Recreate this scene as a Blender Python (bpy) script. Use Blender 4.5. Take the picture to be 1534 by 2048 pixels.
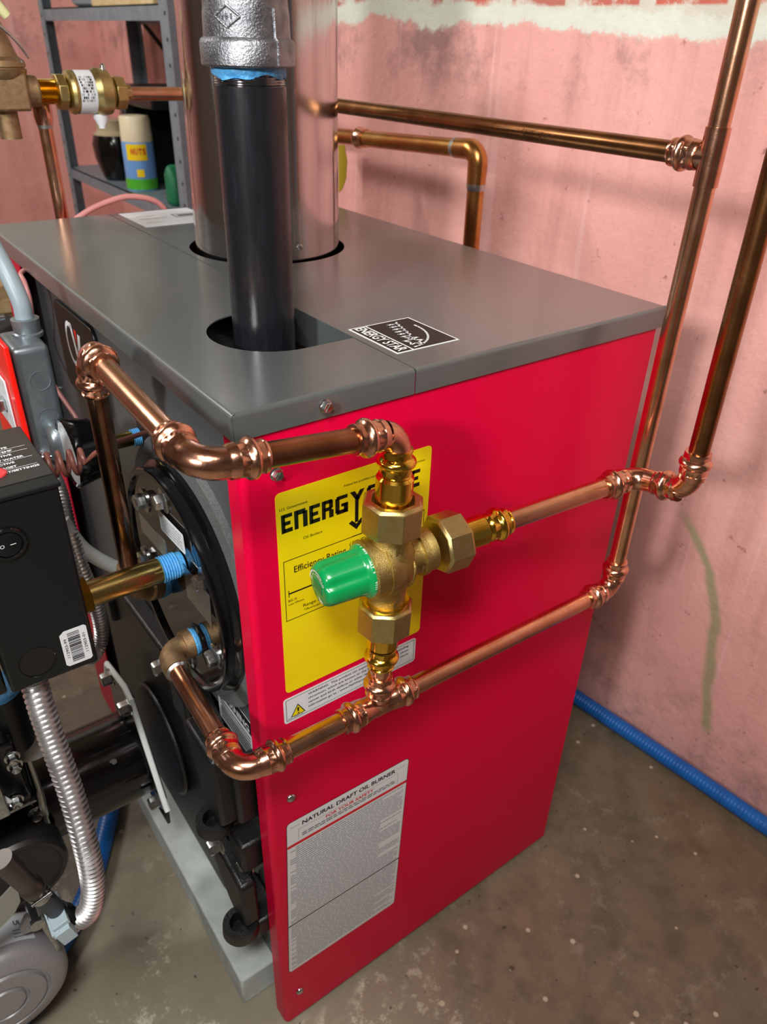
import bpy, bmesh, math, random
from mathutils import Vector, Matrix, noise as mnoise
random.seed(7)
V = Vector
scn = bpy.context.scene
for o in list(bpy.data.objects): bpy.data.objects.remove(o)
COL = scn.collection

# ------------------------------------------------------------------ camera
cd = bpy.data.cameras.new('camera'); cam = bpy.data.objects.new('camera', cd); COL.objects.link(cam)
cR = V((0.80752152, -0.58922771, 0.02682738)); cU = V((0.29265841, 0.4397404, 0.84910508)); cF = V((0.51211332, 0.67781936, -0.52754228))
M = Matrix((( cR.x, cU.x, -cF.x, -0.176773), (cR.y, cU.y, -cF.y, -0.390045), (cR.z, cU.z, -cF.z, 0.959262), (0, 0, 0, 1)))
cam.matrix_world = M
cd.sensor_fit = 'VERTICAL'; cd.sensor_height = 36.0; cd.lens = 1513.98 / 2048 * 36.0
cd.clip_start = 0.02; cd.clip_end = 30
cd.dof.use_dof = True; cd.dof.focus_distance = 0.56; cd.dof.aperture_fstop = 11
scn.camera = cam

# ------------------------------------------------------------------ light
scn.view_settings.view_transform = 'Standard'; scn.view_settings.look = 'None'
scn.view_settings.gamma = 1.0; scn.view_settings.use_curve_mapping = False
scn.view_settings.exposure = 0.0
w = bpy.data.worlds.new('world'); scn.world = w; w.use_nodes = True
w.node_tree.nodes['Background'].inputs[0].default_value = (0.90, 0.93, 1.0, 1)
w.node_tree.nodes['Background'].inputs[1].default_value = 0.10

def area(name, loc, target, sx, sy, power, col):
    l = bpy.data.lights.new(name, 'AREA'); l.shape = 'RECTANGLE'; l.size = sx; l.size_y = sy; l.energy = power; l.color = col
    o = bpy.data.objects.new(name, l); COL.objects.link(o); o.location = loc
    o.rotation_euler = (V(target) - V(loc)).to_track_quat('-Z', 'Y').to_euler()
    return o
l = bpy.data.lights.new('work_lamp', 'SPOT'); l.energy = 112; l.color = (1.0, 0.98, 0.95); l.shadow_soft_size = 0.09; l.spot_size = math.radians(66); l.spot_blend = 1.0
o = bpy.data.objects.new('work_lamp', l); COL.objects.link(o); o.location = (-1.28, -0.64, 1.38); o.rotation_euler = (V((0.30, 0.14, 1.10)) - V(o.location)).to_track_quat('-Z', 'Y').to_euler()
area('ceiling_tube', (-0.35, -0.66, 2.12), (0.0, -0.30, 0.5), 0.9, 0.14, 6, (1.0, 0.97, 0.93))
area('near_fill', (-0.42, -0.56, 1.62), (-0.02, -0.02, 0.2), 0.30, 0.16, 13, (1.0, 0.98, 0.94))  # unseen lamp added to brighten the near left side
area('far_fill', (-0.7, 1.7, 2.12), (0.5, 2.2, 1.0), 0.14, 1.1, 48, (1.0, 0.96, 0.92))  # unseen lamp added to lift the far corner and its reflection in the lid

# ------------------------------------------------------------------ material helpers
def lin(c):
    if isinstance(c, str):
        c = [int(c[i:i+2], 16) / 255 for i in (0, 2, 4)]
    return tuple((x / 12.92 if x <= 0.04045 else ((x + 0.055) / 1.055) ** 2.4) for x in c[:3]) + (1,)
class NT:
    def __init__(s, name):
        s.m = bpy.data.materials.new(name); s.m.use_nodes = True; s.t = s.m.node_tree; s.n = s.t.nodes
        s.b = s.n['Principled BSDF']
    def new(s, t, **kw):
        n = s.n.new(t)
        for k, v in kw.items():
            if k.startswith('i_'):
                key = k[2:]; n.inputs[int(key) if key.isdigit() else key].default_value = v
            else: setattr(n, k, v)
        return n
    def link(s, a, b): s.t.links.new(a, b)
    def coord(s):
        if not hasattr(s, 'c'): s.c = s.new('ShaderNodeNewGeometry').outputs['Position']
        return s.c
    def noise(s, scale, detail=4, rough=0.55, vec=None):
        n = s.new('ShaderNodeTexNoise'); n.inputs['Scale'].default_value = scale; n.inputs['Detail'].default_value = detail; n.inputs['Roughness'].default_value = rough
        s.link(vec if vec is not None else s.coord(), n.inputs['Vector']); return n.outputs['Fac']
    def stretch(s, sc):
        m = s.new('ShaderNodeMapping'); m.inputs['Scale'].default_value = sc; s.link(s.coord(), m.inputs['Vector']); return m.outputs['Vector']
    def ramp(s, fac, stops, interp='LINEAR'):
        r = s.new('ShaderNodeValToRGB'); r.color_ramp.interpolation = interp
        e = r.color_ramp.elements
        while len(e) < len(stops): e.new(0.5)
        for i, (p, c) in enumerate(stops):
            e[i].position = p; e[i].color = c if len(c) == 4 else (c[0], c[1], c[2], 1)
        s.link(fac, r.inputs['Fac']); return r.outputs['Color']
    def mix(s, fac, a, b, mode='MIX'):
        m = s.new('ShaderNodeMix', data_type='RGBA', blend_type=mode)
        for k, v in ((0, fac), (6, a), (7, b)):
            if hasattr(v, 'is_output') or hasattr(v, 'links'): s.link(v, m.inputs[k])
            else: m.inputs[k].default_value = v
        return m.outputs[2]
    def math(s, op, a, b=None, clamp=False):
        m = s.new('ShaderNodeMath', operation=op); m.use_clamp = clamp
        for k, v in ((0, a), (1, b)):
            if v is None: continue
            if hasattr(v, 'links'): s.link(v, m.inputs[k])
            else: m.inputs[k].default_value = v
        return m.outputs[0]
    def bump(s, h, strength, dist=0.001):
        b = s.new('ShaderNodeBump'); b.inputs['Strength'].default_value = strength; b.inputs['Distance'].default_value = dist
        s.link(h, b.inputs['Height']); s.link(b.outputs['Normal'], s.b.inputs['Normal'])
    def set(s, **kw):
        for k, v in kw.items():
            i = s.b.inputs[k.replace('_', ' ')]
            if hasattr(v, 'links'): s.link(v, i)
            else: i.default_value = v
W1 = (1, 1, 1, 1); K1 = (0, 0, 0, 1)
def g(v): return (v, v, v, 1)
def mat(name, c, rough=0.5, metal=0.0, c2=None, nscale=60, amt=(0.35, 0.7), bump=0, bscale=400, rvar=0, coat=0, spec=0.5, stretch=None, bdist=0.0006):
    t = NT(name); base = lin(c)
    vec = t.stretch(stretch) if stretch else None
    if c2 is not None:
        f = t.ramp(t.noise(nscale, 5, 0.6, vec), [(amt[0], K1), (amt[1], W1)])
        t.set(Base_Color=t.mix(f, base, lin(c2)))
    else: t.set(Base_Color=base)
    t.set(Metallic=metal, Roughness=rough)
    t.b.inputs['Specular IOR Level'].default_value = spec
    if rvar:
        f = t.noise(nscale * 1.7, 4, 0.6, vec)
        r = t.math('ADD', t.math('MULTIPLY', f, rvar * 2), rough - rvar, True); t.set(Roughness=r)
    if coat: t.set(Coat_Weight=coat, Coat_Roughness=0.08)
    if bump: t.bump(t.noise(bscale, 3, 0.6), bump, bdist)
    return t.m
m_cu = mat('copper', 'dfaa8a', 0.22, 1, 'b8835f', 45, (0.45, 0.8), rvar=0.06, bump=0.06, bscale=900, stretch=(1, 1, 1))
m_cufit = mat('copper_fitting', 'e2aa90', 0.2, 1, 'bd8365', 70, (0.4, 0.75), rvar=0.07, bump=0.12, bscale=700)
m_cuold = mat('tarnished_copper', 'a8744a', 0.26, 1, '6e4c30', 30, (0.35, 0.75), rvar=0.08, bump=0.06, bscale=600)
m_cuyel = mat('heat_stained_copper', 'c89a58', 0.28, 1, 'b0683a', 16, (0.35, 0.7), rvar=0.06)
m_solder = mat('solder', 'b9bcbb', 0.35, 1, bump=0.3, bscale=500)
m_brass = mat('polished_brass', 'e9bf50', 0.14, 1, 'dcab3c', 80, rvar=0.04)
m_brassn = mat('brass_nipple', 'bba565', 0.25, 1, 'b09858', 30, rvar=0.06)
m_cast = mat('cast_brass', 'bca566', 0.38, 1, 'a68d4e', 200, rvar=0.05, bump=0.6, bscale=1500, bdist=0.0008)
m_bronze = mat('rough_bronze', 'a58a68', 0.5, 0.85, '8d6f4e', 150, bump=0.5, bscale=1200, bdist=0.0008)
m_nutb = mat('brass_nut', 'c6b67e', 0.33, 1, 'b8a568', 200, bump=0.3, bscale=1500)
m_chrome = mat('zinc_plated_steel', 'c9cccd', 0.22, 1, 'a2a6a6', 300, rvar=0.08, bump=0.1)
m_galv = mat('galvanized_flue', 'cdc8c8', 0.13, 1, 'b5aeae', 14, (0.3, 0.8), rvar=0.05, bump=0.04, bscale=30, stretch=(1, 1, 0.1), bdist=0.002)
m_flex = mat('flexible_steel', 'e2e2e3', 0.33, .9, 'c4c0c1', 60, rvar=0.06)
m_lid = mat('grey_powder_coat', '4d5252', 0.24, 0.0, '4a4f4f', 500, bump=0.03, bscale=1500, spec=1.0, coat=0.55)
for n_ in [m_lid.node_tree.nodes['Principled BSDF']]: n_.inputs['Coat Roughness'].default_value = 0.22
m_jack = mat('grey_jacket', '4b4e50', 0.33, 0.0, bump=0.06, bscale=1500)
m_red = mat('crimson_enamel', 'd60038', 0.34, 0.0, 'd00036', 300, bump=0.04, bscale=1500, spec=0.18)
m_blk = mat('black_gloss', '0b0c0e', 0.12, 0.0, spec=0.6)
m_blkp = mat('black_plastic', '0a1013', 0.36, 0.0, bump=0.05, bscale=1500)
m_disc = mat('glossy_black_plate', '100e0d', 0.05, 0.0, spec=0.7)
m_iron = mat('cast_iron_black', '101113', 0.38, 0.0, '08090a', 120, bump=0.5, bscale=500, bdist=0.001, spec=0.6)
m_pipe = mat('black_steel_pipe', '191b20', 0.27, 0.3, '23262c', 180, (0.5, 0.8), rvar=0.08, stretch=(1, 1, 0.15), spec=0.7)
m_mall = mat('malleable_iron', '909196', 0.38, 0.95, '66676c', 90, rvar=0.08, bump=0.5, bscale=750, bdist=0.0011)
m_thread = mat('bare_threads', 'a8a4a5', 0.15, 1)
m_tape = mat('blue_thread_tape', '56a5dc', 0.45, 0.0, '3f8fd0', 90, bump=0.6, bscale=300, bdist=0.002)
m_insul = mat('grey_insulation', '505252', 0.9, 0.0, '6e7070', 900, bump=0.7, bscale=1200, bdist=0.001)
m_yel = mat('yellow_label', 'efd708', 0.32, 0.0, 'e9cf06', 20)
m_white = mat('white_label', 'd9dee2', 0.35)
m_labg = mat('grey_print_label', 'e0e2e4', 0.35)
m_inkp = mat('pale_grey_ink', '8f949a', 0.5)
m_ink = mat('black_ink', '0e0c0a', 0.4)
m_inkg = mat('grey_ink', '5d6066', 0.5)
m_inkr = mat('red_ink', 'd01f2c', 0.4)
m_inkw = mat('white_ink', 'e6e9ea', 0.4)
m_green = mat('green_plastic', '028a48', 0.24, 0.0, spec=0.6)
m_brightred = mat('bright_red_paint', 'f01c12', 0.3)
m_conc = mat('pale_block', 'cbd4d3', 0.85, 0.0, 'b3bcba', 40, bump=0.3, bscale=300)
m_hose = mat('blue_hose', '1466b8', 0.35, 0.0, '0f59a8', 40)
m_cable = mat('pink_cable', 'd08b88', 0.4)
m_brown = mat('brown_cable', '7c4a40', 0.4)
m_grey = mat('grey_conduit_pvc', '8b9ba3', 0.4)
m_box = mat('galvanized_box', '8a9499', 0.35, 0.7, '7a848a', 60, rvar=0.08)
m_motor = mat('grey_motor_paint', 'a9a7aa', 0.42, 0.3, '9e9c9f', 400, bump=0.2, bscale=900)
m_shelf = mat('grey_blue_steel', '7d8a93', 0.45, 0.2, '6b7780', 30)
m_darkin = mat('dark_interior', '0c0b0b', 0.8)
m_wood = mat('pale_wood', 'cdb78c', 0.7, 0, 'b89c6a', 30)
m_cream = mat('cream_plastic', 'dccfae', 0.45)
m_stone = mat('stoneware', 'a89878', 0.35)
m_clearb = mat('thermos_blue', '6f9fd8', 0.35)
m_thgreen = mat('thermos_green', '4fae2c', 0.4)
m_thyel = mat('thermos_yellow', 'f2cf12', 0.4)
m_alu = mat('brushed_label', '3e3a38', 0.3, 0.5, '4a4644', 20)

def wall_mat(upper=False):
    t = NT('pink_painted_wall')
    sep = t.new('ShaderNodeSeparateXYZ'); t.link(t.coord(), sep.inputs[0]); y, z = sep.outputs['Y'], sep.outputs['Z']
    n1 = t.noise(3.0, 6, 0.6); n2 = t.noise(14, 6, 0.65); n3 = t.noise(60, 6, 0.7)
    c = t.mix(t.ramp(n1, [(0.35, K1), (0.7, W1)]), lin('e9ada4'), lin('de9d95'))
    c = t.mix(t.ramp(t.noise(9, 5, 0.6, t.stretch((1, 2.4, 0.25))), [(0.5, K1), (0.72, g(0.55))]), c, lin('bd817a'))
    c = t.mix(t.ramp(n3, [(0.60, K1), (0.78, g(0.35))]), c, lin('ecb8b0'))
    # pits and grime
    c = t.mix(t.ramp(t.noise(42, 3, 0.75), [(0.66, K1), (0.73, g(0.65))]), c, lin('8e5552'))
    gr = t.math('MULTIPLY', t.ramp(t.noise(7, 6, 0.75), [(0.50, K1), (0.66, W1)]), t.ramp(z, [(0.84, K1), (0.94, W1)]))
    c = t.mix(t.math('MULTIPLY', gr, 0.6), c, lin('6f5a5e'))
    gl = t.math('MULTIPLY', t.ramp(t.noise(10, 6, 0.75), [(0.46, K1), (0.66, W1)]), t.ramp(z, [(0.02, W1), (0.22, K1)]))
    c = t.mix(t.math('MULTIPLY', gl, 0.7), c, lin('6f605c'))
    # vertical drips
    dr = t.ramp(t.noise(38, 2, 0.4, t.stretch((1, 1, 0.03))), [(0.66, K1), (0.70, g(0.5))])
    c = t.mix(dr, c, lin('eab9b4'))
    # flaked streak down the wall
    yc = t.ramp(z, [(0.05, g(0.12)), (0.09, g(0.105)), (0.17, g(0.143)), (0.28, g(0.172)), (0.355, g(0.232)), (0.42, g(0.34))])
    yo = t.math('MULTIPLY', t.math('ADD', yc, -0.2), 0.5)
    d = t.math('ABSOLUTE', t.math('SUBTRACT', t.math('ADD', y, t.math('MULTIPLY', t.math('SUBTRACT', n2, 0.5), 0.02)), yo))
    st = t.math('MULTIPLY', t.ramp(d, [(0.006, W1), (0.009, K1)]), t.ramp(z, [(0.08, K1), (0.1, W1), (0.40, W1), (0.43, K1)]))
    c = t.mix(t.math('MULTIPLY', st, 0.9), c, lin('a09470'))
    # white plaster and bare brick along the top
    zz = t.math('ADD', t.math('ADD', z, -0.16 if upper else 0.0), t.math('MULTIPLY', t.math('SUBTRACT', n2, 0.5), 0.055))
    zz = t.math('ADD', zz, t.math('MULTIPLY', t.math('SUBTRACT', n3, 0.5), 0.02))
    zz = t.math('ADD', zz, t.math('MULTIPLY', y, -0.022))
    pl = t.ramp(zz, [(0.968, K1), (0.973, W1)])
    c = t.mix(pl, c, t.mix(n2, lin('c9cfc0'), lin('e3e6da')))
    cv = t.new('ShaderNodeCombineXYZ'); t.link(y, cv.inputs[0]); t.link(t.math('ADD', z, -0.992), cv.inputs[1])
    br = t.new('ShaderNodeTexBrick'); t.link(cv.outputs[0], br.inputs['Vector'])
    br.inputs['Scale'].default_value = 1.0; br.inputs['Brick Width'].default_value = 0.105; br.inputs['Row Height'].default_value = 0.062; br.inputs['Mortar Size'].default_value = 0.012; br.inputs['Mortar Smooth'].default_value = 0.3
    br.inputs['Color1'].default_value = lin('c4604e'); br.inputs['Color2'].default_value = lin('b07468'); br.inputs['Mortar'].default_value = lin('ccc8b8')
    bc = t.mix(t.ramp(t.noise(30, 5, 0.7), [(0.5, K1), (0.62, W1)]), br.outputs['Color'], lin('d5cdbd'))
    c = t.mix(t.ramp(zz, [(0.994, K1), (0.998, W1)]), c, bc)
    if upper: c = t.mix(t.ramp(t.math('ADD', t.math('ADD', z, -0.20), t.math('MULTIPLY', n2, .05)), [(0.985, K1), (1.0, W1)]), c, t.mix(n2, lin('c9cfc4'), lin('dfe3d9')))
    t.set(Base_Color=c, Roughness=0.62)
    hb = t.math('ADD', t.math('MULTIPLY', n2, 1.0), t.math('MULTIPLY', n3, 0.35))
    t.bump(hb, 0.45, 0.008)
    return t.m
m_wall = wall_mat(); m_wallu = wall_mat(True)
def floor_mat():
    t = NT('stained_concrete')
    n1 = t.noise(4.5, 7, 0.62); n2 = t.noise(19, 7, 0.65); n3 = t.noise(120, 4, 0.6)
    c = t.mix(t.ramp(n1, [(0.33, K1), (0.68, W1)]), lin('625847'), lin('807460'))
    c = t.mix(t.ramp(n2, [(0.45, K1), (0.7, g(0.7))]), c, lin('4a4338'))
    c = t.mix(t.ramp(t.noise(2.2, 4, 0.6), [(0.52, K1), (0.7, g(0.5))]), c, lin('664a2c'))
    # efflorescence patches, plus a light pool painted into the colour near the camera side
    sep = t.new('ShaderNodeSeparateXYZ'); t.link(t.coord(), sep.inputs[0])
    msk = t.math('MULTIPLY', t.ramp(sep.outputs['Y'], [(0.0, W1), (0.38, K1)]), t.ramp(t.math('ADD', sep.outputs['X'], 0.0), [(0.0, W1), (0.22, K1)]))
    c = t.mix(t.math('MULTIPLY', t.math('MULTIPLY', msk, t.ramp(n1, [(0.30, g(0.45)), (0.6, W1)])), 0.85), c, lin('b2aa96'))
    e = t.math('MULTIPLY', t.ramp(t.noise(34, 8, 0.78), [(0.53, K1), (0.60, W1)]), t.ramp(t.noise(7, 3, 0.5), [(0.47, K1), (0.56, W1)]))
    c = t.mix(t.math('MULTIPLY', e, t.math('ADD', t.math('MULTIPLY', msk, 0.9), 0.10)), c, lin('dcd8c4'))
    c = t.mix(t.ramp(t.noise(75, 2, 0.5), [(0.70, K1), (0.74, g(0.8))]), c, lin('3c352b'))
    sp = t.new('ShaderNodeTexVoronoi'); sp.inputs['Scale'].default_value = 26; t.link(t.coord(), sp.inputs['Vector'])
    c = t.mix(t.ramp(sp.outputs['Distance'], [(0.075, W1), (0.095, K1)]), c, lin('b7ac95'))
    t.set(Base_Color=c, Roughness=t.math('ADD', t.math('MULTIPLY', n2, 0.35), 0.36))
    t.bump(t.math('ADD', n2, t.math('MULTIPLY', n3, 0.4)), 0.3, 0.003)
    return t.m
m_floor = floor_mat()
m_ceil = mat('ceiling_wood', 'b5a58c', 0.8, 0, '9a8568', 6)
m_whitewash = mat('whitewashed_wall', 'b9b7b0', 0.8, 0, 'a09d95', 5)

# ------------------------------------------------------------------ mesh helpers
class MB:
    def __init__(s): s.v = []; s.f = []; s.mi = []; s.cur = 0
    def add(s, vs, fs, mi=None):
        n = len(s.v); s.v += [tuple(a) for a in vs]; s.f += [tuple(i + n for i in f) for f in fs]; s.mi += [s.cur if mi is None else mi] * len(fs); return s
    def box(s, x0, x1, y0, y1, z0, z1, R=None, o=(0, 0, 0)):
        P = [V((x, y, z)) for x in (x0, x1) for y in (y0, y1) for z in (z0, z1)]
        if R is not None: P = [R @ q for q in P]
        P = [q + V(o) for q in P]
        return s.add(P, [(0, 1, 3, 2), (4, 6, 7, 5), (0, 4, 5, 1), (2, 3, 7, 6), (0, 2, 6, 4), (1, 5, 7, 3)])
    def sweep(s, pts, radii, n=24, cap=True, hexa=None, closed_end=True, scale2=1.0, ref=None):
        pts = [V(p) for p in pts]; m = len(pts)
        if not hasattr(radii, '__len__'): radii = [radii] * m
        tan = []
        for i in range(m):
            a = None
            j = i
            while j > 0 and (pts[i] - pts[j]).length < 1e-7: j -= 1
            k = i
            while k < m - 1 and (pts[k] - pts[i]).length < 1e-7: k += 1
            p = pts[i] - pts[j]; q = pts[k] - pts[i]
            d = V((0, 0, 0))
            if p.length > 1e-7: d += p.normalized()
            if q.length > 1e-7: d += q.normalized()
            tan.append(d.normalized() if d.length > 0 else V((0, 0, 1)))
        t0 = tan[0]; up = V(ref) if ref else (V((0, 0, 1)) if abs(t0.z) < 0.9 else V((1, 0, 0)))
        u = (up - t0 * up.dot(t0)).normalized(); vs = []; fs = []
        for i in range(m):
            t = tan[i]; u = (u - t * u.dot(t)).normalized(); w_ = t.cross(u)
            h = hexa[i] if hexa else 0
            for k in range(n):
                a = 2 * math.pi * k / n; r = radii[i]
                if h:
                    aa = (a % (math.pi / 3)) - math.pi / 6
                    r = r * (1 - h + h * math.cos(math.pi / 6) / math.cos(aa) * 1.06)
                vs.append(pts[i] + (u * math.cos(a) + w_ * math.sin(a) * scale2) * r)
        for i in range(m - 1):
            for k in range(n):
                k2 = (k + 1) % n; fs.append((i * n + k, i * n + k2, (i + 1) * n + k2, (i + 1) * n + k))
        if cap:
            if radii[0] > 1e-6: fs.append(tuple(range(n))[::-1])
            if radii[-1] > 1e-6: fs.append(tuple((m - 1) * n + k for k in range(n)))
        return s.add(vs, fs)
    def lathe(s, o, ax, prof, n=32, hexa=None, ref=None, cap=True):
        o = V(o); ax = V(ax).normalized(); up = V(ref) if ref else (V((0, 0, 1)) if abs(ax.z) < 0.9 else V((1, 0, 0)))
        u = (up - ax * up.dot(ax)).normalized(); w_ = ax.cross(u); vs = []; fs = []
        for i, (t, r) in enumerate(prof):
            h = hexa[i] if hexa else 0
            for k in range(n):
                a = 2 * math.pi * k / n; rr = r
                if h:
                    aa = (a % (2 * math.pi / 6)) - math.pi / 6; rr = r * (1 - h + h * math.cos(math.pi / 6) / math.cos(aa) * 1.06)
                vs.append(o + ax * t + (u * math.cos(a) + w_ * math.sin(a)) * rr)
        m = len(prof)
        for i in range(m - 1):
            for k in range(n):
                k2 = (k + 1) % n; fs.append((i * n + k, i * n + k2, (i + 1) * n + k2, (i + 1) * n + k))
        if cap:
            if prof[0][1] > 1e-6: fs.append(tuple(range(n))[::-1])
            if prof[-1][1] > 1e-6: fs.append(tuple((m - 1) * n + k for k in range(n)))
        return s.add(vs, fs)
    def prism(s, poly, o, u, v, d, holes=()):
        """2D polygon (a,b)-> o+u*a+v*b, extruded by vector d"""
        o = V(o); u = V(u); v = V(v); d = V(d)
        if not holes:
            n = len(poly); A = [o + u * a + v * b for a, b in poly]; B = [q + d for q in A]
            fs = [tuple(range(n))[::-1], tuple(range(n, 2 * n))] + [(i, (i + 1) % n, n + (i + 1) % n, n + i) for i in range(n)]
            return s.add(A + B, fs)
        bm = bmesh.new(); ed = []; loops = [poly] + list(holes); base = []
        for lp in loops:
            vv = [bm.verts.new(o + u * a + v * b) for a, b in lp]; base.append(vv)
            for i in range(len(vv)): ed.append(bm.edges.new((vv[i], vv[(i + 1) % len(vv)])))
        bmesh.ops.triangle_fill(bm, edges=ed, use_beauty=True, use_dissolve=False)
        bm.verts.index_update(); n = len(bm.verts); A = [q.co.copy() for q in bm.verts]
        tri = [tuple(q.index for q in f.verts) for f in bm.faces]
        fs = tri + [tuple(i + n for i in f)[::-1] for f in tri]
        for vv in base:
            ix = [q.index for q in vv]; L = len(ix)
            fs += [(ix[i], ix[(i + 1) % L], ix[(i + 1) % L] + n, ix[i] + n) for i in range(L)]
        bm.free()
        return s.add(A + [q + d for q in A], fs)
    def text(s, body, o, u, v, h, width=None, bold=0.0, mi=None, align='LEFT', ext=0.00008, squash=None):
        cu = bpy.data.curves.new('t', 'FONT'); cu.body = body; cu.size = 1.0; cu.offset = bold; cu.extrude = 0.0; cu.resolution_u = 3
        ob = bpy.data.objects.new('t', cu); COL.objects.link(ob)
        dg = bpy.context.evaluated_depsgraph_get(); me = bpy.data.meshes.new_from_object(ob.evaluated_get(dg))
        bpy.data.objects.remove(ob); bpy.data.curves.remove(cu)
        if not me.vertices: return s
        xs = [q.co.x for q in me.vertices]; x0, x1 = min(xs), max(xs)
        sy = h / 0.70; sx = sy if width is None else width / (x1 - x0)
        off = {'LEFT': x0, 'CENTER': (x0 + x1) / 2, 'RIGHT': x1}[align]
        u = V(u).normalized(); v = V(v).normalized(); n = u.cross(v); o = V(o)
        s.add([o + u * (q.co.x - off) * sx + v * q.co.y * sy + n * ext for q in me.vertices], [tuple(p.vertices) for p in me.polygons], mi)
        bpy.data.meshes.remove(me); return s
    def quad(s, o, u, v, a0, a1, b0, b1, mi=None, lift=0.0001):
        u = V(u).normalized(); v = V(v).normalized(); n = u.cross(v); o = V(o) + n * lift
        return s.add([o + u * a + v * b for a, b in ((a0, b0), (a1, b0), (a1, b1), (a0, b1))], [(0, 1, 2, 3)], mi)
    def mesh(s, name, mats, angle=35):
        me = bpy.data.meshes.new(name); me.from_pydata(s.v, [], s.f); 
        for m in (mats if isinstance(mats, (list, tuple)) else [mats]): me.materials.append(m)
        me.polygons.foreach_set('material_index', s.mi)
        bm = bmesh.new(); bm.from_mesh(me); bmesh.ops.recalc_face_normals(bm, faces=bm.faces) if getattr(s, 'recalc', True) else None; bm.to_mesh(me); bm.free()
        me.polygons.foreach_set('use_smooth', [True] * len(me.polygons)); me.set_sharp_from_angle(angle=math.radians(angle)); me.update()
        return me
def put(name, mb, mats, parent=None, bevel=0, seg=2, angle=35, mw=None):
    me = mb if isinstance(mb, bpy.types.Mesh) else mb.mesh(name, mats, angle)
    o = bpy.data.objects.new(name, me); COL.objects.link(o)
    if parent is not None:
        o.parent = parent
        pm = parent['_loc'] if '_loc' in parent else (0, 0, 0)
        o.matrix_parent_inverse = Matrix.Translation(-V(pm))
        if parent.type == 'MESH': o.matrix_parent_inverse = Matrix.Identity(4)
    if mw is not None: o.matrix_basis = mw
    if bevel:
        b = o.modifiers.new('bevel', 'BEVEL'); b.width = bevel; b.segments = seg; b.limit_method = 'ANGLE'; b.angle_limit = math.radians(40)
    return o
def tag(o, label, cat, group=None):
    o['label'] = label; o['category'] = cat
    if group: o['group'] = group
    return o
def thing(name, loc, label, cat, group=None):
    o = bpy.data.objects.new(name, None); COL.objects.link(o); o.location = loc; o.empty_display_size = 0.02; o['_loc'] = tuple(loc)
    return tag(o, label, cat, group)
def struct(name, mb, m, angle=35):
    o = put(name, mb, m, angle=angle); o['kind'] = 'structure'; return o
def frame(o, n, up=(0, 0, 1)):
    """matrix with local +Z along n"""
    n = V(n).normalized(); up = V(up)
    if abs(n.dot(up)) > 0.95: up = V((1, 0, 0))
    x = up.cross(n).normalized(); y = n.cross(x)
    return Matrix(((x.x, y.x, n.x, o[0]), (x.y, y.y, n.y, o[1]), (x.z, y.z, n.z, o[2]), (0, 0, 0, 1)))
def rrect(a0, a1, b0, b1, r, n=5):
    out = []
    for cx, cy, s0 in ((a1 - r, b1 - r, 0), (a0 + r, b1 - r, 90), (a0 + r, b0 + r, 180), (a1 - r, b0 + r, 270)):
        for k in range(n + 1):
            t = math.radians(s0 + 90 * k / n); out.append((cx + r * math.cos(t), cy + r * math.sin(t)))
    return out
def circ(cx, cy, r, n=48): return [(cx + r * math.cos(2 * math.pi * k / n), cy + r * math.sin(2 * math.pi * k / n)) for k in range(n)]
def arc(C, d1, d2, R, n=10):
    """fillet points from C+d1*R to C+d2*R (tangent to both)"""
    C = V(C); d1 = V(d1).normalized(); d2 = V(d2).normalized()
    O_ = C + (d1 + d2) * R; out = []
    for k in range(n + 1):
        t = math.pi / 2 * k / n; out.append(O_ - d2 * R * math.cos(t) - d1 * R * math.sin(t))
    return out
def bez(pts, n=10):
    """catmull-rom through points"""
    P = [V(p) for p in pts]; P = [P[0] * 2 - P[1]] + P + [P[-1] * 2 - P[-2]]; out = []
    for i in range(1, len(P) - 2):
        for k in range(n):
            t = k / n; a, b, c, d = P[i - 1:i + 3]
            out.append(0.5 * ((2 * b) + (c - a) * t + (2 * a - 5 * b + 4 * c - d) * t * t + (3 * b - a - 3 * c + d) * t ** 3))
    out.append(P[-2]); return out
PR = 0.00795
PRESS = [(0.0, .0086, 0), (.0003, .0094, 0), (.0018, .0096, .0), (.0024, .0091, .7), (.0058, .0092, .8), (.0062, .0094, 0), (.0070, .0106, 0), (.0082, .0117, 0), (.0098, .0121, 0), (.0114, .0117, 0), (.0126, .0106, 0), (.0134, .0097, 0), (.0138, .0099, .7), (.0185, .0099, .7), (.0190, .0102, 0), (.0200, .0099, 0), (.0232, .0097, 0), (.0242, .0091, 0)]
PRESS = [(t, r_ * (1.0 if i == 0 else 1.07), h) for i, (t, r_, h) in enumerate(PRESS)]
def press_end(tip, din, sc=1.0):
    """stations from the tip inwards"""
    tip = V(tip); din = V(din).normalized()
    return [(tip + din * t * sc, r * sc, h) for t, r, h in PRESS]
def elbow(C, d1, d2, L1=0.040, L2=0.040, R=0.0155, sc=1.0, n=36, e1=True, e2=True):
    C = V(C); d1 = V(d1).normalized(); d2 = V(d2).normalized()
    # make the second leg exactly perpendicular inside the fillet
    st = press_end(C + d1 * L1, -d1, sc) if e1 else [(C + d1 * L1, .0090 * sc, 0)]
    st += [(p, .0096 * sc, 0) for p in arc(C, d1, d2, R * sc)]
    st += (press_end(C + d2 * L2, -d2, sc) if e2 else [(C + d2 * L2, .0090 * sc, 0)])[::-1]
    m = MB(); m.sweep([a[0] for a in st], [a[1] for a in st], n, True, [a[2] for a in st]); return m
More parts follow.
